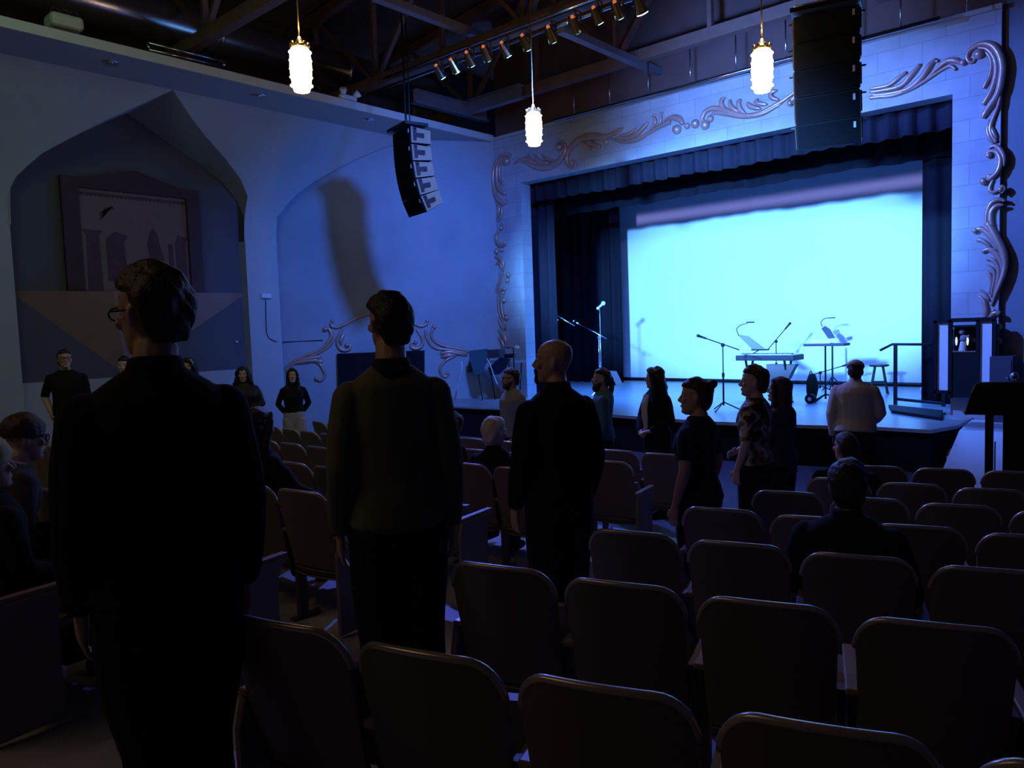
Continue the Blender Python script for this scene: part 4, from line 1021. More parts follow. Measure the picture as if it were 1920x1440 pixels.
        if e == 'skullcap':
            loft(b, [(.050, .092, .050, -.126), (.078, .092, .055, -.124), (.108, .074, .046, -.104), (.133, .042, .024, -.070), (.144, .014, 0, -.035)], 18)
            for v in b.verts: v.co = HT @ v.co
            obj('skullcap', b, M['cl_pants_pale'], root, smooth=True)
        if e == 'turtleneck':
            tube(b, [up((0, -.02, 1.40)), up((0, -.018, 1.50)), up((0, -.012, 1.55))], [.080*k, .064*k, .056*k], 14)
            obj('turtleneck_collar', b, M['cl_cream'], root, smooth=True)
        if e == 'inner':
            b = NB(); prism(b, [up(q) for q in ((-.050, .120, 1.42), (.050, .120, 1.42), (.055, .162, 1.27), (.050, .150, 1.15), (.030, .142, 1.02), (-.030, .142, 1.02), (-.050, .150, 1.15), (-.055, .162, 1.27))], up((0, .012, 0))-up((0, 0, 0)))
            obj('turtleneck_front', b, M['cl_cream'], root)
        if e == 'watch':
            S, E, W_, hd = arm_pts(1); a = up(W_.lerp(E, .12)); d_ = (up(W_)-up(E)).normalized(); tube(b, [a-d_*.012, a+d_*.012], .034*k, 14); obj('watch', b, M['black_gloss'], root)
        if e == 'collar_dark':
            tube(b, [up((0, -.030, 1.44)), up((0, -.028, 1.515))], [.078*k, .066*k], 14); obj('shirt_collar', b, M['cl_navy'], root, smooth=True)
        if e == 'collar_white':
            tube(b, [up((0, -.028, 1.455)), up((0, -.028, 1.51))], [.072*k, .064*k], 14); obj('shirt_collar', b, M['cl_white'], root, smooth=True)
    return root
def away(px): return PI/2 + YAW - math.atan((px-960)/FPX)
def place(px, py, d, seated=False, h=None):
    """feet under the head-top point seen at (px, py), d metres away; returns floor location and standing height"""
    p = at_depth(px, py, d); fz = floor_z(p.y); return Vector((p.x, p.y, fz)), p.z-fz
def stand(px, py, d, rel, label, hmax=None, **k):
    loc, h = place(px, py, d); return person(label, loc, away(px)+R(rel), h=h*.997/ (1.0), **k)
def sit(px, py, d, rel, label, **k):
    loc, ht = place(px, py, d)      # seated head height 1.745-.46 = 1.285 at scale 1
    kk = .97; z = ht - 1.287*kk; loc = loc + Vector((0, 0, z)); return person(label, loc, away(px)+R(rel), h=1.75*kk, seated=True, **k)
LK = dict
stand(276, 503, 2.10, 6, 'man in dark jacket and glasses standing closest to the camera, back turned, brown hair', top='cl_black', hair='hair_brown', style='thick', head=(30, -3), bulk=.98, shoulder=.92, loose=1.3, hem=.80, collar=True, arms=('tight', 'tight'), stance=.052, hs=.90, extras=('glasses', 'eyes'), vox=.007)
stand(726, 545, 2.98, 4, 'man in olive grey sweater with dark short hair standing in the aisle, back turned', top='cl_sweater', hair='hair_black', style='short', head=(18, 3), bulk=.90, shoulder=.84, loose=1.1, hem=.88, stance=.07, hs=.88, arms=('tight', 'tight'), vox=.007, extras=('collar_dark', 'eyes'))
stand(1038, 633, 4.05, 28, 'bald man with goatee in black shirt standing in profile in the aisle', top='cl_black', hair='hair_black', style='none', head=(50, 4), beard='goatee', bulk=1.02, shoulder=.90, loose=1.2, hem=.86, hs=.96, sleeve='long', collar=True, arms=('down', 'tight'), vox=.007, extras=('eyes',))
stand(1305, 703, 4.75, 62, 'woman with pinned-up dark hair in short-sleeved navy t-shirt, bare arm hanging', female=True, top='cl_navy', sleeve='short', hair='hair_brown', style='bun', head=(20, 2), bulk=1.10, arms=('down', 'down'), hem=.86, vox=.008, extras=('eyes',))
stand(1413, 683, 6.3, 62, 'short-haired person in patterned camouflage-like blouse looking left', female=True, top='cl_pattern', sleeve='roll', hair='hair_brown', style='thick', head=(30, 2), arms=('tight', 'clasp'), hem=.9, skin='skin_pale', extras=('eyes',))
stand(1462, 703, 6.9, 60, 'woman with long dark hair in grey jacket beside the person in patterned blouse', female=True, top='cl_jacket', hair='hair_auburn', style='long', head=(24, 8), arms=('clasp', 'clasp'), loose=1.6, hem=.80, skin='skin_pale', extras=('eyes',))
stand(1603, 672, 8.2, -4, 'man in white shirt and light skullcap leaning over the stage edge, back turned', top='cl_white', hair='hair_black', style='buzz', skin='skin_dark', head=(6, -20), neckz=-.03, lean=7, bulk=1.12, arms=('down', 'lap'), sleeve='long', loose=1.9, hem=.93, collar=True, extras=('skullcap',))
stand(1228, 684, 8.4, 128, 'woman in black blazer over cream turtleneck with long dark wavy hair', female=True, top='cl_black', hair='hair_black', style='wavy', head=(-30, 0), arms=('front', 'clasp'), loose=1.3, hem=.84, bulk=1.05, extras=('turtleneck', 'inner', 'eyes'))
stand(958, 690, 9.0, 118, 'bearded man in light grey t-shirt and glasses in front of the stage', top='cl_grey', sleeve='short', hair='hair_brown', style='short', beard='full', head=(-24, 2), bulk=1.14, arms=('slight', 'slight'), hem=.88, extras=('glasses', 'watch', 'eyes'))
stand(1128, 690, 8.6, 88, 'bearded man with ponytail in teal shirt standing behind the bald man', top='cl_teal', hair='hair_brown', style='pony', beard='long', head=(6, 4), bulk=1.0, arms=('down', 'down'), hem=.84, loose=1.5, extras=('eyes',))
stand(547, 688, 11.9, 182, 'woman in black top and pale wide trousers standing by the blue pilaster', female=True, top='cl_black', pants='cl_pants_pale', skirt=True, hair='hair_black', style='long', arms=('behind', 'behind'), hem=1.0, skin='skin_pale', extras=('eyes',), head=(0, 8))
stand(455, 684, 11.3, 172, 'woman with curly dark hair and dark leather jacket, hands clasped in front', female=True, top='cl_leather', hair='hair_black', style='curly', arms=('clasp', 'clasp'), bulk=1.15, loose=1.8, hem=.82, skin='skin_pale', extras=('eyes',))
stand(352, 668, 10.8, 160, 'curly haired person half hidden behind the man closest to the camera', female=True, top='cl_black', hair='hair_black', style='curly', arms=('down', 'down'), skin='skin_pale', extras=('eyes',))
stand(120, 655, 10.3, 172, 'man in black shirt with hand at his hip by the left wall', top='cl_black', hair='hair_black', style='short', head=(14, 6), arms=('down', 'pocket'), sleeve='roll', skin='skin', hem=.88, extras=('eyes', 'glasses'))
stand(232, 668, 10.3, 165, 'person in dark jacket mostly hidden behind the nearest man', top='cl_jacket', hair='hair_black', style='short', arms=('down', 'down'), skin='skin_pale', extras=('eyes',))
def sit_in(k, x, py, label, rel=0, fwd=.12, lean=0, drop=0, **kw):
    """seated in row k at x; rel turns the body from the row's facing"""
    y = row_y(k, x)+fwd; fz = floor_z(y); H_ = kw.pop('h', 1.72)
    return person(label, Vector((x, y, fz+.03-drop)), PI/2+row_rz(x)+R(rel), h=H_, seated=True, lean=lean, **kw)
sit_in('E', -4.33, 786, 'white-haired person in black seated in the left block', top='cl_black', hair='hair_white', style='thick', arms=('lap', 'lap'), bulk=1.08, loose=1.5, skin='skin_pale', collar=True, head=(-14, -6), h=1.70, drop=.05)
sit_in('C', -1.15, 864, 'dark-haired man in black seated in the right block, back turned', top='cl_black', hair='hair_black', style='short', arms=('lap', 'lap'), bulk=1.12, loose=1.6, head=(8, 0), vox=.008, collar=True, rel=-8, h=1.72, drop=.05)
sit_in('F', -1.99, 812, 'bald-headed seated person beyond the dark-haired seated man', top='cl_navy', hair='hair_brown', style='buzz', arms=('lap', 'lap'), skin='skin', loose=1.4, head=(35, 6), h=1.72, drop=.09)
sit_in('C', -4.80, 783, 'seated woman with long dark hair in black, arm over a chair back', female=True, top='cl_black', hair='hair_black', style='long', arms=('lap', 'out'), loose=1.8, head=(-10, -6), h=1.80)
sit_in('A', -4.84, 778, 'seated person with plum knit cap and glasses at the left frame edge, facing right', top='cl_jacket', hair='hair_auburn', style='beanie', arms=('lap', 'lap'), loose=1.8, head=(-8, 14), bulk=1.12, skin='skin_pale', extras=('glasses', 'eyes'), lean=20, h=1.78, fwd=.33)
sit_in('E', -4.92, 822, 'seated person in maroon top beside the sweater man, mostly hidden', top='cl_maroon', hair='hair_brown', style='long', female=True, arms=('lap', 'lap'), loose=1.4, head=(0, -10), lean=12)
sit_in('A', -4.12, 812, 'seated person in pale yellow knit cap cut off by the left frame edge', top='cl_black', hair='knit_yellow', style='beanie', arms=('lap', 'lap'), loose=1.4, bulk=.95, h=1.66)

bpy.data.scenes.remove(WORK)

# ================================================================== ON THE STAGE
def stage_pt(px, py): return at_z(px, py, STZ)
def height_at(p, px, py):
    """height above the stage of the point seen at (px, py) standing over p"""
    return at_depth(px, py, p.dot(CF)).z - STZ
def local(p, px, py, dy=0):
    """the point seen at (px, py) on the frontal plane through p, relative to p"""
    q = at_Y(px, py, p.y+dy); return q - p
def boom_stand(name, base, pivot, tip, tail, label, base_r=.30, cat='microphone stand', mic=None, material='iron', extra=None, r=.013):
    p = stage_pt(*base) if isinstance(base, tuple) else base
    t = empty(name, p, 0, label, cat); pv = local(p, *pivot); pv.x *= 1
    pv = Vector((0, 0, pv.z)) if abs(pv.x) < .12 else pv
    for k in range(3):
        a = 2*PI*k/3+.5; bm = NB(); tube(bm, [V(0, 0, .16), V(base_r*math.cos(a), base_r*math.sin(a), .012)], .011, 6); obj('leg', bm, M[material], t)
    bm = NB(); tube(bm, [V(0, 0, .10), V(0, 0, pv.z*.55), ], r*1.25, 8); tube(bm, [V(0, 0, pv.z*.5), pv], r*.8, 8); obj('pole', bm, M[material], t, smooth=True)
    bm = NB(); ball(bm, pv, .035, 10); cyl(bm, V(0, 0, pv.z*.52), V(0, 0, pv.z*.58), .024, n=10); obj('clutch', bm, M[material], t)
    if tip:
        bm = NB(); tube(bm, [local(p, *tail), local(p, *tip)], r*.75, 8); obj('boom_arm', bm, M['chrome' if material == 'chrome' else material], t, smooth=True)
        bm = NB(); d = (local(p, *tip)-local(p, *tail)).normalized(); a = local(p, *tip); cyl(bm, a-d*.02, a+d*.13, .016, .022, 10); ball(bm, a+d*.14, .028, 10); obj('microphone', bm, M[mic or 'iron'], t, smooth=True)
    return t
boom_stand('microphone_stand', (1357, 771), (1357, 647), (1322, 634), (1386, 656), 'boom microphone stand left of the front keyboard, standing clear on the stage')
kb = stage_pt(1440, 757)
boom_stand('microphone_stand', Vector((stage_pt(1456, 735).x, stage_pt(1456, 735).y, STZ)), (1455, 640), (1473, 616), (1440, 655), 'boom microphone stand rising behind the front keyboard, arm pointing up right')
boom_stand('microphone_stand', (1538, 737), (1537, 699), (1581, 686), (1522, 703), 'low boom microphone stand between the keyboards, arm nearly level')
lm = Vector((-9.9, 14.2, STZ))
def stand_left(px_pole, pivot, tip, tail, label, Y, mic='chrome'):
    q = at_Y(px_pole, 700, Y); p = Vector((q.x, Y, STZ)); return boom_stand('microphone_stand', p, pivot, tip, tail, label, material='chrome', mic=mic, r=.016)
stand_left(1047, (1045, 600), (1010, 572), (1077, 611), 'far left boom microphone stand catching cyan light before the dark curtain', 14.0)
stand_left(1124, (1122, 632), (1084, 607), (1137, 635), 'second boom microphone stand before the dark curtain, arm sloping down right', 13.9)
p = Vector((at_Y(1127, 700, 14.3).x, 14.3, STZ)); t = empty('microphone_stand', p, 0, 'straight upright microphone stand with a bright tilted microphone, left of the backdrop', 'microphone stand')
zt = local(p, 1125, 577).z
bm = NB(); cyl(bm, V(0, 0, 0), V(0, 0, .03), .14, n=20); obj('round_base', bm, M['iron'], t)
bm = NB(); cyl(bm, V(0, 0, .03), V(0, 0, zt), .013, n=8); obj('pole', bm, M['chrome'], t, smooth=True)
bm = NB(); a = local(p, 1121, 578); b = local(p, 1131, 569); cyl(bm, a, b, .022, .028, 10); ball(bm, b, .05, 12); ball(bm, a, .035, 10); obj('microphone', bm, M['white'], t, smooth=True)
p = Vector((at_Y(1036, 700, 13.9).x, 13.9, STZ)); t = empty('music_stand', p, 0, 'small folding music stand among the left microphones', 'music stand')
bm = NB(); a, b = local(p, 1022, 598), local(p, 1038, 597); tube(bm, [a, b], .02, 6); tube(bm, [a, local(p, 1018, 616)], .010, 6); obj('stand_desk', bm, M['chrome'], t)
bm = NB(); tube(bm, [V(0, 0, .02), V(0, 0, local(p, 1033, 610).z), local(p, 1031, 604)], .012, 6); obj('pole', bm, M['iron'], t)

# front keyboard
def quad_prism(bm, pts, th): prism(bm, pts, th)
p = Vector((at_Y(1440, 757, stage_pt(1440, 757).y).x, stage_pt(1440, 757).y, STZ)); Yk = p.y
t = empty('keyboard_piano', p, 0, 'white-topped digital piano on a folding stand, front of the stage', 'keyboard')
fl, fr_ = local(p, 1379, 672), local(p, 1487, 675); zt = (fl.z+fr_.z)/2; L_ = fr_.x-fl.x
bm = NB(); box(bm, (fl.x, 0, zt-.03), (fr_.x, .52, zt+.07)); obj('piano_case', bm, M['navy_plastic'] if 'navy_plastic' in M else M.setdefault('navy_plastic', mat('navy_plastic', (.05, .05, .08), .4)), t, bevel=.01)
bm = NB(); box(bm, (fl.x+.02, .03, zt+.07), (fr_.x-.02, .50, zt+.078)); obj('top_panel', bm, M['white'], t)
bm = NB(); box(bm, (fl.x+.05, .01, zt+.079), (fr_.x-.05, .15, zt+.092)); obj('white_keys', bm, M['white'], t)
bm = NB(); n_ = 36; 
for i in range(n_):
    if i % 7 not in (2, 6): x = fl.x+.06+(L_-.12)*(i+.8)/n_; box(bm, (x, .06, zt+.09), (x+.016, .15, zt+.104))
tag(obj('black_keys', bm, M['black'], t), kind='stuff')
for s in (0, 1):
    bm = NB(); x0 = fl.x+.18+s*(L_-.36)
    beam(bm, (x0, .05, 0), (x0, .37, zt-.03), .04, .03, (1, 0, 0)); beam(bm, (x0, .37, 0), (x0, .05, zt-.03), .04, .03, (1, 0, 0)); box(bm, (x0-.02, 0, 0), (x0+.02, .42, .03)); obj('leg_frame', bm, M['iron'], t)
bm = NB(); box(bm, (fl.x+.15, .2, .3), (fr_.x-.15, .23, .33)); obj('crossbar', bm, M['iron'], t)
# cloth case hanging under the right end
q0, q1, q2, q3 = local(p, 1432, 684), local(p, 1488, 684), local(p, 1474, 710), local(p, 1440, 752)
bm = NB(); prism(bm, [V(q.x, .10, q.z) for q in (q0, q1, local(p, 1484, 690), q2, local(p, 1456, 735), q3)], V(0, .16, 0)); tag(obj('cloth_cover', bm, M['cl_grey'], None, loc=p), 'grey-blue cloth hanging under the front keyboard', 'cloth')
# music desk with clip lamp on front keyboard
t = empty('music_stand', p, 0, 'clear sheet-music desk with a gooseneck lamp standing on the front keyboard', 'music stand')
d0, d1 = local(p, 1369, 628), local(p, 1424, 657)
bm = NB(); prism(bm, [V(local(p, a, b).x, .30, local(p, a, b).z) for a, b in ((1369, 628), (1390, 631), (1424, 657), (1398, 657))], V(0, .01, 0)); obj('desk_plate', bm, M['cl_grey'], t)
bm = NB(); box(bm, (local(p, 1397, 657).x, .26, local(p, 1397, 657).z-.015), (local(p, 1426, 657).x, .40, local(p, 1397, 657).z+.01)); tube(bm, [V(local(p, 1410, 657).x, .33, local(p, 1410, 657).z), V(local(p, 1395, 670).x, .33, zt+.07)], .01, 6); obj('desk_ledge', bm, M['iron'], t)
bm = NB(); tube(bm, [V(local(p, a, b).x, .30, local(p, a, b).z) for a, b in ((1372, 630), (1368, 618), (1376, 610), (1388, 607))], .008, 6, 4); obj('gooseneck', bm, M['iron'], t)
bm = NB(); q = local(p, 1394, 605); box(bm, (q.x-.07, .27, q.z-.01), (q.x+.07, .33, q.z+.015)); obj('lamp_head', bm, M['iron'], t, bevel=.005)
# second keyboard on poles
b2 = stage_pt(1548, 753); p = Vector((b2.x, b2.y, STZ))
t = empty('keyboard_synth', p, 0, 'thin second keyboard with papers on a tall pole stand, right of the front keyboard', 'keyboard')
a, b = local(p, 1512, 648), local(p, 1588, 648); zt = a.z
bm = NB(); box(bm, (a.x, -.16, zt-.01), (b.x, .18, zt+.04)); obj('keyboard_case', bm, M['navy_plastic'], t, bevel=.008)
bm = NB(); box(bm, (a.x+.04, -.14, zt+.04), (b.x-.25, .12, zt+.05)); obj('white_keys', bm, M['white'], t)
bm = NB(); prism(bm, [V(local(p, u, v).x, .05, local(p, u, v).z) for u, v in ((1518, 638), (1572, 636), (1566, 644), (1520, 645))], V(0, .012, 0)); tag(obj('sheet_paper', bm, M['white'], None, loc=p), 'white sheet music lying open on the thin second keyboard', 'paper')
bm = NB(); tube(bm, [V(0, 0, .05), V(0, 0, zt)], .018, 8); obj('pole', bm, M['iron'], t)
for k in range(3):
    an = 2*PI*k/3+.3; bm = NB(); tube(bm, [V(0, 0, .14), V(.34*math.cos(an), .34*math.sin(an), .012)], .014, 6); obj('leg', bm, M['iron'], t)
# second music desk + lamp on its own tripod
b3 = stage_pt(1561, 732); p = Vector((b3.x, b3.y, STZ))
t = empty('music_stand', p, 0, 'dark tilted music stand with gooseneck lamp and tripod foot behind the thin keyboard', 'music stand')
bm = NB(); prism(bm, [V(local(p, u, v).x, 0, local(p, u, v).z) for u, v in ((1540, 616), (1547, 611), (1556, 617), (1566, 634), (1553, 635))], V(0, .02, 0)); obj('desk_plate', bm, M['navy_plastic'], t)
bm = NB(); prism(bm, [V(local(p, u, v).x, .05, local(p, u, v).z) for u, v in ((1559, 621), (1571, 617), (1573, 624), (1563, 628))], V(0, .01, 0)); obj('desk_paper', bm, M['cl_grey'], t)
bm = NB(); tube(bm, [V(local(p, u, v).x, 0, local(p, u, v).z) for u, v in ((1543, 613), (1539, 605), (1545, 598), (1554, 596))], .009, 6, 4); obj('gooseneck', bm, M['iron'], t)
bm = NB(); q = local(p, 1560, 596); box(bm, (q.x-.06, -.03, q.z-.01), (q.x+.06, .03, q.z+.012)); obj('lamp_head', bm, M['iron'], t)
bm = NB(); tube(bm, [V(0, 0, .08), V(0, 0, local(p, 1560, 640).z)], .02, 8); obj('pole', bm, M['iron'], t)
for k in range(3):
    an = 2*PI*k/3; bm = NB(); tube(bm, [V(0, 0, .30), V(.26*math.cos(an), .26*math.sin(an), .012)], .014, 6); obj('leg', bm, M['iron'], t)
# black case on a wheel
p0 = stage_pt(1516, 750); p = Vector((p0.x, p0.y+.1, STZ)); t = empty('gig_bag', p, 0, 'upright black padded bag beside the small black wheel between the keyboards', 'bag')
zt = local(p, 1511, 701).z; bm = NB(); w_ = .11; prism(bm, [V(x*w_, 0, z*zt) for x, z in ((-.6, .06), (.7, .06), (1, .35), (1, .65), (.5, 1.0), (-.3, 1.0), (-.8, .7), (-.8, .3))], V(0, .12, 0)); obj('padded_body', bm, M['black'], t, bevel=.02)
bm = NB(); tube(bm, [V(-.03, .02, zt), V(0, .02, zt+.06), V(.03, .02, zt)], .012, 6); obj('handle', bm, M['black'], t)
p = stage_pt(1520, 757); t = empty('floor_reel', p, 0, 'small round black reel on the stage under the thin keyboard', 'reel')
bm = NB(); cyl(bm, V(0, -.05, .09), V(0, .05, .09), .09, n=20); obj('reel_drum', bm, M['black'], t, smooth=False)
bm = NB(); cyl(bm, V(0, -.06, .09), V(0, -.05, .09), .035, n=12); obj('hub', bm, M['chrome'], t)
# stool
p = stage_pt(1648, 738); p = Vector((p.x, p.y, STZ)); zt = local(p, 1646, 683).z; t = empty('wooden_stool', p, R(20), 'tall dark wooden stool left of the handrail on the stage', 'stool')
bm = NB(); lathe(bm, [(.15, zt-.045), (.185, zt-.03), (.185, zt-.008), (.165, zt)], n=24); obj('seat', bm, M['stool_wood'], t, smooth=False)
for k in range(4):
    a = PI/4+k*PI/2; bm = NB(); tube(bm, [V(.10*math.cos(a), .10*math.sin(a), zt-.04), V(.22*math.cos(a), .22*math.sin(a), 0)], [.020, .016], 8); obj('leg', bm, M['stool_wood'], t)
    a2 = a+PI/2
    bm = NB()
    for f in ((.62, .70) if k % 2 else (.40, .55)):
        rr = .22-.12*f; tube(bm, [V(rr*math.cos(a), rr*math.sin(a), zt*f), V(rr*math.cos(a2), rr*math.sin(a2), zt*f)], .010, 6)
        break
    obj('stretcher', bm, M['stool_wood'], t)

# handrail and step unit on the apron
pr = stage_pt(1680, 756); Yr = pr.y-.25
t = empty('stage_handrail', Vector((pr.x, Yr, STZ)), 0, 'black metal handrail with a sloping left end around the stage steps', 'handrail')
p = Vector((pr.x, Yr, STZ))
bm = NB(); tube(bm, [local(p, 1650, 657), local(p, 1673, 645.5), local(p, 1782, 646)], .022, 8); obj('top_rail', bm, M['iron'], t, smooth=True)
for px, yb in ((1679, 757), (1770, 757)):
    a = local(p, px, 647); bm = NB(); box(bm, (a.x-.026, -.026, -.02), (a.x+.026, .026, a.z)); obj('post', bm, M['iron'], t)
a = local(p, 1679, 748); b = local(p, 1770, 757); bm = NB(); tube(bm, [a, b], .026, 6); obj('lower_rail', bm, M['iron'], t)
p = Vector((pr.x, Yr+.9, STZ)); t = empty('stage_handrail', p, 0, 'rear pale-tipped handrail post behind the black handrail', 'handrail')
bm = NB(); tube(bm, [local(p, 1729, 646), local(p, 1735, 640.5), local(p, 1754, 641)], .022, 8); obj('top_rail', bm, M['chrome'], t, smooth=True)
a = local(p, 1731, 645); bm = NB(); cyl(bm, (a.x, 0, 0), (a.x, 0, a.z), .022, n=8); obj('post', bm, M['iron'], t)
# open step frame between the rail posts on the apron edge
q = stage_pt(1680, 778); q2 = stage_pt(1765, 792); t = empty('step_frame', Vector((0, 0, STZ)), 0, 'low black step unit with lit blue tread at the foot of the handrail', 'steps')
bm = NB(); prism(bm, [V(*(stage_pt(u, v)-V(0, 0, STZ))) for u, v in ((1666, 764), (1672, 775), (1764, 789), (1768, 775))], V(0, 0, .05)); obj('base_board', bm, M['black'], t)
# wet-look reels of clear bottles / white loop
p = stage_pt(1738, 747); t = empty('cable_coil', p, 0, 'loosely coiled pale cable on the stage behind the handrail', 'cable coil')
bm = NB()
for k in range(4): tube(bm, [V((.10+.01*k)*math.cos(a), .03*k+.02*math.sin(2*a), .12+(.10+.01*k)*math.sin(a)) for a in [2*PI*i/20 for i in range(21)]], .012, 6)
obj('cable_loops', bm, M['white'], t, smooth=True)

# set piece: black-framed panels around a dark shelf with candles
pz = stage_pt(1808, 742); Yc = YS-.20; t = empty('display_booth', Vector((0, Yc, 0)), 0, 'black-framed booth with two tall white side panels at the right end of the stage', 'display booth')
p = Vector((0, Yc, 0))
def brect(bm, x0, y0, x1, y1, d0, d1):
    a = at_Y(x0, y0, Yc); b = at_Y(x1, y1, Yc); za, zb_ = a.z, b.z; box(bm, (min(a.x, b.x), d0, min(za, zb_)), (max(a.x, b.x), d1, max(za, zb_)))
bm = NB(); brect(bm, 1756, 604, 1780, 732, 0, .02); obj('white_panel', bm, M['white'], t)
bm = NB(); brect(bm, 1836, 602, 1862, 732, 0, .02); obj('white_panel', bm, M['white'], t)
for r_ in ((1752, 602, 1757, 746), (1779, 600, 1785, 746), (1831, 600, 1836, 746), (1861, 599, 1867, 746)):
    bm = NB(); brect(bm, *r_, -.04, .04); obj('frame_post', bm, M['black'], t)
for r_ in ((1779, 597, 1867, 602), (1784, 610, 1832, 613), (1752, 601, 1782, 605), (1752, 732, 1784, 738), (1832, 730, 1866, 738)):
    bm = NB(); brect(bm, *r_, -.04, .04); obj('frame_rail', bm, M['black'], t)
bm = NB(); brect(bm, 1785, 660, 1831, 746, -.02, .12); obj('dark_front_panel', bm, M['black'], t)
bm = NB(); brect(bm, 1785, 613, 1831, 660, .14, .16); obj('niche_back', bm, M['black'], t)
bm = NB(); brect(bm, 1785, 658.5, 1831, 660, -.03, .12); obj('shelf_edge', bm, M['armwood'], t)
for px, nm in ((1793, 'thin bright white candle on the left of the booth shelf'), (1814, 'thin bright white candle on the right of the booth shelf')):
    a = at_Y(px, 659, Yc+.05); b = at_Y(px, 632, Yc+.05); tt = empty('candle', Vector((a.x, Yc+.05, a.z)), 0, nm, 'candle'); hh = b.z-a.z
    bm = NB(); lathe(bm, [(.008, .09), (.016, .14), (.016, hh*.8), (.008, hh)], n=12); obj('lit_tube', bm, M['candle'], tt, smooth=True)
    bm = NB(); lathe(bm, [(.03, 0), (.03, .01), (.008, .02), (.008, .10)], n=12); obj('holder', bm, M['black_metal'], tt)
a = at_Y(1805, 659, Yc+.05); tt = empty('figurine', Vector((a.x, Yc+.05, a.z)), 0, 'small pale upright figurine between the two candles in the booth', 'figurine')
hh = at_Y(1803, 617, Yc+.05).z-a.z
bm = NB(); lathe(bm, [(.06, 0), (.055, .02), (.035, .12), (.025, .16)], n=14); obj('base', bm, M['offwhite'], tt, smooth=True)
bm = NB(); tube(bm, [V(0, 0, .15), V(.01, 0, hh*.5), V(0, 0, hh*.72)], [.022, .05, .03], 10); tube(bm, [V(0, 0, hh*.7), V(.06, -.02, hh*.66), V(.09, -.03, hh*.70)], .016, 6); ball(bm, (-.01, 0, hh*.88), .04, 10); obj('figure', bm, M['cl_grey'], tt, smooth=True)
# stair/ramp and wall unit at far right
pb_ = at_Y(1868, 667, YS-.1); t = empty('control_cabinet', Vector((at_Y(1880, 700, YS-.1).x, YS-.1, 0)), 0, 'grey cabinet against the right end of the stage wall behind the lectern', 'cabinet')
a = at_Y(1869, 667, YS-.1); b = at_Y(1898, 712, YS-.1)
bm = NB(); box(bm, (-.12, -.25, floor_z(12)), (.16, .08, a.z)); obj('cabinet_body', bm, M['cl_jacket'], t, bevel=.01)
bm = NB(); box(bm, (-.10, -.26, -1.3), (.14, -.25, a.z-.05)); obj('door', bm, M['cl_jacket'], t)
bm = NB(); ball(bm, (.10, -.27, -.9), .02, 8); obj('door_knob', bm, M['chrome'], t)
# side ramp, lit by the blue wash
Ya = 11.0
rp = [at_Y(1800, 781, 12.4), at_Y(1866, 783, 12.4), at_Y(1868, 905, 10.9), at_Y(1802, 893, 10.9)]
t = empty('access_ramp', (0, 0, 0), 0, 'pale ridged access ramp at the right end of the stage', 'ramp')
x0, x1 = at_Y(1802, 800, 12.3).x+.09, -1.0
bm = NB(); prism(bm, [V(x0, 12.55, STZ), V(x0, 11.75, STZ-.06), V(x0, 10.5, floor_z(11)+.01), V(x0, 12.55, floor_z(11)+.01)], V(x1-x0, 0, 0)); obj('ramp_body', bm, M['white'], t)
bm = NB()
for i in range(14):
    y = 11.82+i*.05; box(bm, (x0+.02, y, STZ-.02), (x1-.02, y+.02, STZ-.012))
tag(obj('grip_ridges', bm, M['cl_grey'], t), kind='stuff')
# fire extinguisher-like bottle at the stage corner
p = at_Y(1787, 875, 11.45); t = empty('fire_extinguisher', Vector((p.x, 11.40, floor_z(11))), 0, 'small dark red extinguisher standing at the right corner of the stage front', 'extinguisher')
hh = at_Y(1787, 832, 11.4).z-floor_z(11)
bm = NB(); lathe(bm, [(.055, 0), (.065, .02), (.065, hh*.72), (.03, hh*.82), (.02, hh*.86)], n=16); obj('cylinder_body', bm, mat('red_paint', (.25, .05, .03), .4), t, smooth=True)
bm = NB(); box(bm, (-.02, -.02, hh*.85), (.06, .02, hh*.95)); tube(bm, [V(.04, 0, hh*.9), V(.09, 0, hh*.7), V(.075, 0, hh*.4)], .010, 6); obj('valve_hose', bm, M['black'], t)
bm = NB(); cyl(bm, V(0, 0, hh*.35), V(0, 0, hh*.6), .067, n=16); obj('body_label', bm, M['offwhite'], t, smooth=True)
# lectern in the foreground right
dl = 8.4; pl_ = at_depth(1905, 780, dl); t = empty('lectern', Vector((pl_.x, pl_.y, floor_z(pl_.y))), away(1900)-PI/2, 'black lectern with wide slanted top at the right frame edge in front of the stage', 'lectern')
kz = pl_.z-floor_z(pl_.y); S_ = dl/FPX
bm = NB(); prism(bm, [V(x*S_, 0, kz+z*S_) for x, z in ((-84, 0), (-68, 56), (-60, 62), (90, 66), (95, 0))], V(0, .12, 0)); obj('slanted_top', bm, M['black'], t, bevel=.01)
bm = NB(); box(bm, (-.29, .02, .04), (-.21, .30, kz)); obj('side_post', bm, M['black_metal'], t)
bm = NB(); box(bm, (-.12, .02, .04), (.55, .30, kz)); obj('front_panel', bm, M['black'], t)
bm = NB(); box(bm, (-.34, -.06, 0), (.6, .38, .05)); obj('base', bm, M['black'], t)
bm = NB(); box(bm, (-.20, .02, .05), (-.185, .03, kz-.3)); obj('edge_strip', bm, M['chrome'], t)
bm = NB(); tube(bm, [V(-72*S_, -.01, kz+42*S_), V(-66*S_, -.01, kz+56*S_)], .008, 6); obj('brass_clip', bm, M['lamp_cap'], t)
q = at_depth(1902, 700, dl+.3); t = empty('desk_microphone', Vector((q.x, q.y, floor_z(pl_.y)+kz+60*S_)), 0, 'short pale microphone on top of the black lectern', 'microphone')
bm = NB(); tube(bm, [V(0, 0, -.04), V(0, 0, .05)], .012, 6); obj('stem', bm, M['black_metal'], t)
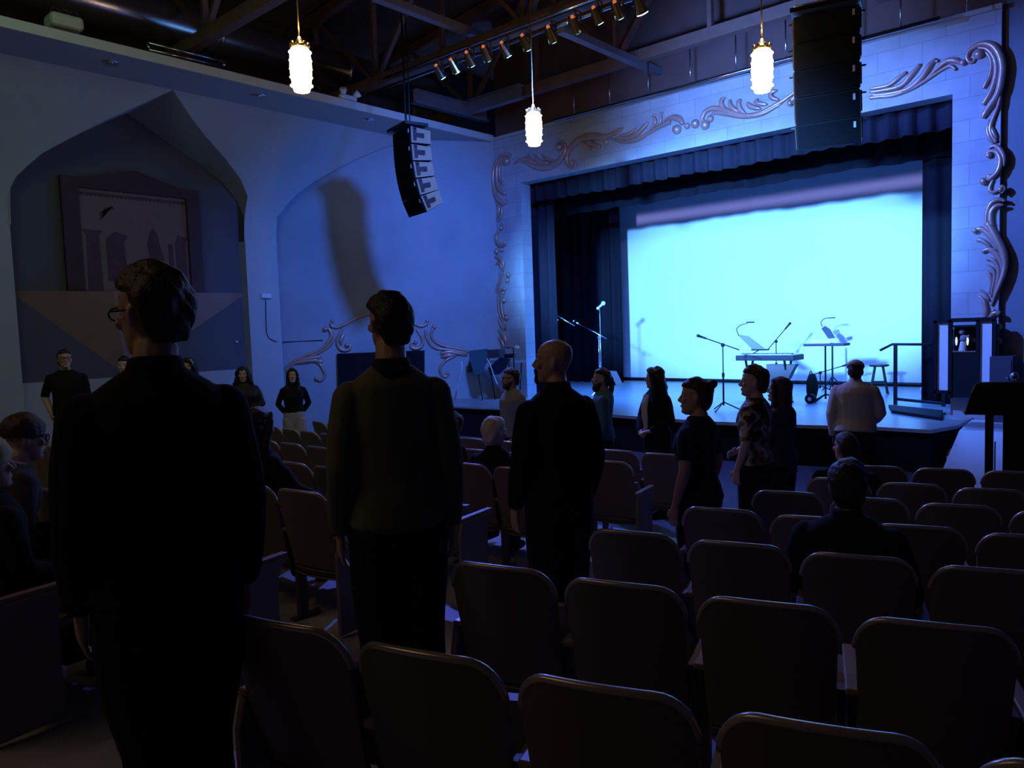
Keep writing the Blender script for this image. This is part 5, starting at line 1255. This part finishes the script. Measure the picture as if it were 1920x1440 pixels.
bm = NB(); ball(bm, (0, 0, .06), .04, 10, (1, 1, 1.2)); obj('microphone_head', bm, M['chrome'], t, smooth=True)

# equipment cluster at stage left
pc = stage_pt(905, 752); Yq = pc.y; p = Vector((pc.x, Yq, STZ))
t = empty('folding_table', p, 0, 'folding trestle table piled with gear at the far left of the stage', 'table')
def L(px, py, dy=0): return local(p, px, py) + V(0, dy, 0)
a, b = L(884, 678), L(958, 670); zt = a.z
bm = NB(); box(bm, (a.x, 0, zt-.03), (b.x, .5, zt)); obj('table_top', bm, M['cl_grey'], t)
for x in (a.x+.1, b.x-.1):
    for y in (.05, .45):
        bm = NB(); tube(bm, [V(x, y, zt-.03), V(x+(.15 if x < 0 else -.1), y, 0)], .014, 6); obj('leg', bm, M['iron'], t)
bm = NB(); prism(bm, [L(879, 658), L(912, 654), L(914, 676), L(880, 678)], V(0, .06, 0)); tag(obj('equipment_case', bm, M['cl_teal'], None, loc=p), 'pale teal rectangular case on the left gear table', 'case')
bm = NB(); prism(bm, [L(913, 656), L(934, 655), L(938, 670), L(916, 672)], V(0, .2, 0)); tag(obj('mixer', bm, M['cl_jacket'], None, loc=p), 'purple-grey mixing box on the left gear table', 'mixer')
bm = NB(); prism(bm, [L(945, 664), L(962, 663), L(962, 671), L(945, 672)], V(0, .1, 0)); tag(obj('black_box', bm, M['black_gloss'], None, loc=p), 'small glossy black box at the right of the gear table', 'box')
bm = NB(); prism(bm, [L(884, 677, -.04), L(914, 674, -.04), L(908, 690, -.04), L(902, 702, -.04), L(891, 702, -.04), L(888, 690, -.04)], V(0, .05, 0)); tag(obj('hanging_jacket', bm, M['cl_teal'], None, loc=p), 'blue-grey garment draped down from the left gear table', 'garment')
bm = NB(); prism(bm, [L(918, 690, -.05), L(940, 670, -.05), L(957, 673, -.05), L(948, 690, -.05), L(936, 702, -.05), L(922, 703, -.05)], V(0, .06, 0)); tag(obj('hanging_coat', bm, M['cl_navy'], None, loc=p), 'dark blue coat hanging from the gear table, right end', 'garment')
bm = NB(); prism(bm, [L(862, 672, .3), L(876, 672, .3), L(872, 700, .3), L(858, 700, .3)], V(0, .1, 0)); tag(obj('guitar_case', bm, M['cl_jacket'], None, loc=p), 'dark case leaning left of the gear table by the scroll crest', 'case')
t2_ = empty('lamp_stand', Vector((at_Y(971, 720, Yq).x, Yq-.1, STZ)), 0, 'thin stand with a bright tipped lamp arm beside the gear table', 'lamp stand')
q = Vector(t2_.location); zl = local(q, 971, 652).z
bm = NB(); cyl(bm, V(0, 0, 0), V(0, 0, .03), .12, n=16); obj('base', bm, M['iron'], t2_)
bm = NB(); tube(bm, [V(0, 0, .03), V(0, 0, zl), local(q, 950, 652)], .014, 8); obj('pole', bm, M['iron'], t2_)
bm = NB(); ball(bm, local(q, 969, 651), .05, 10, (1.3, 1, .7)); obj('lamp_head', bm, M['white'], t2_, smooth=True)
for i, (pts, lab, mm) in enumerate((
 (((872, 678), (874, 690), (868, 712), (864, 733)), 'white cable hanging from the left end of the gear table', 'white'),
 (((920, 672), (925, 680), (932, 700), (940, 720)), 'pale cable hanging down in front of the dark blue coat', 'white'))):
    bm = NB(); tube(bm, [L(*q, -.12) for q in pts], .013, 6, 4); o = obj('hanging_cable', bm, M[mm], None, smooth=True, loc=p); tag(o, lab, 'cable')
bm = NB(); tube(bm, [stage_pt(u, v)+V(0, 0, .02) for u, v in ((868, 738), (890, 741), (905, 737), (918, 733), (925, 738), (938, 736), (950, 733), (990, 726), (1010, 722))], .014, 6, 4)
tag(obj('floor_cable', bm, M['white'], smooth=True), 'white cable trailing across the left stage floor', 'cable')
q = stage_pt(914, 737); t = empty('spray_bottle', q, 0, 'small bright bottle standing on the stage floor in front of the gear table', 'bottle')
bm = NB(); lathe(bm, [(.04, 0), (.045, .08), (.02, .13), (.015, .17)], n=12); obj('bottle_body', bm, M['white'], t, smooth=True); bm = NB(); cyl(bm, V(0, 0, .17), V(0, 0, .20), .02, n=10); obj('cap', bm, M['white'], t)
# wedge monitor between the bearded man and the blazer woman
q = stage_pt(1133, 722); t = empty('stage_monitor', q, R(10), 'pale grey wedge monitor speaker on the stage behind the ponytailed man', 'monitor speaker')
bm = NB(); prism(bm, [V(-.35, 0, 0), V(.35, 0, 0), V(.18, 0, .34), V(-.16, 0, .36)], V(0, .4, 0)); obj('cabinet', bm, M['cl_grey'], t, bevel=.01)
bm = NB(); prism(bm, [V(-.27, -.006, .03), V(.27, -.006, .03), V(.14, -.006, .31), V(-.12, -.006, .32)], V(0, .006, 0)); obj('grille', bm, M['grille'], t)
# black bag hung beside sleeves: handbag on seat back (woman, left block)
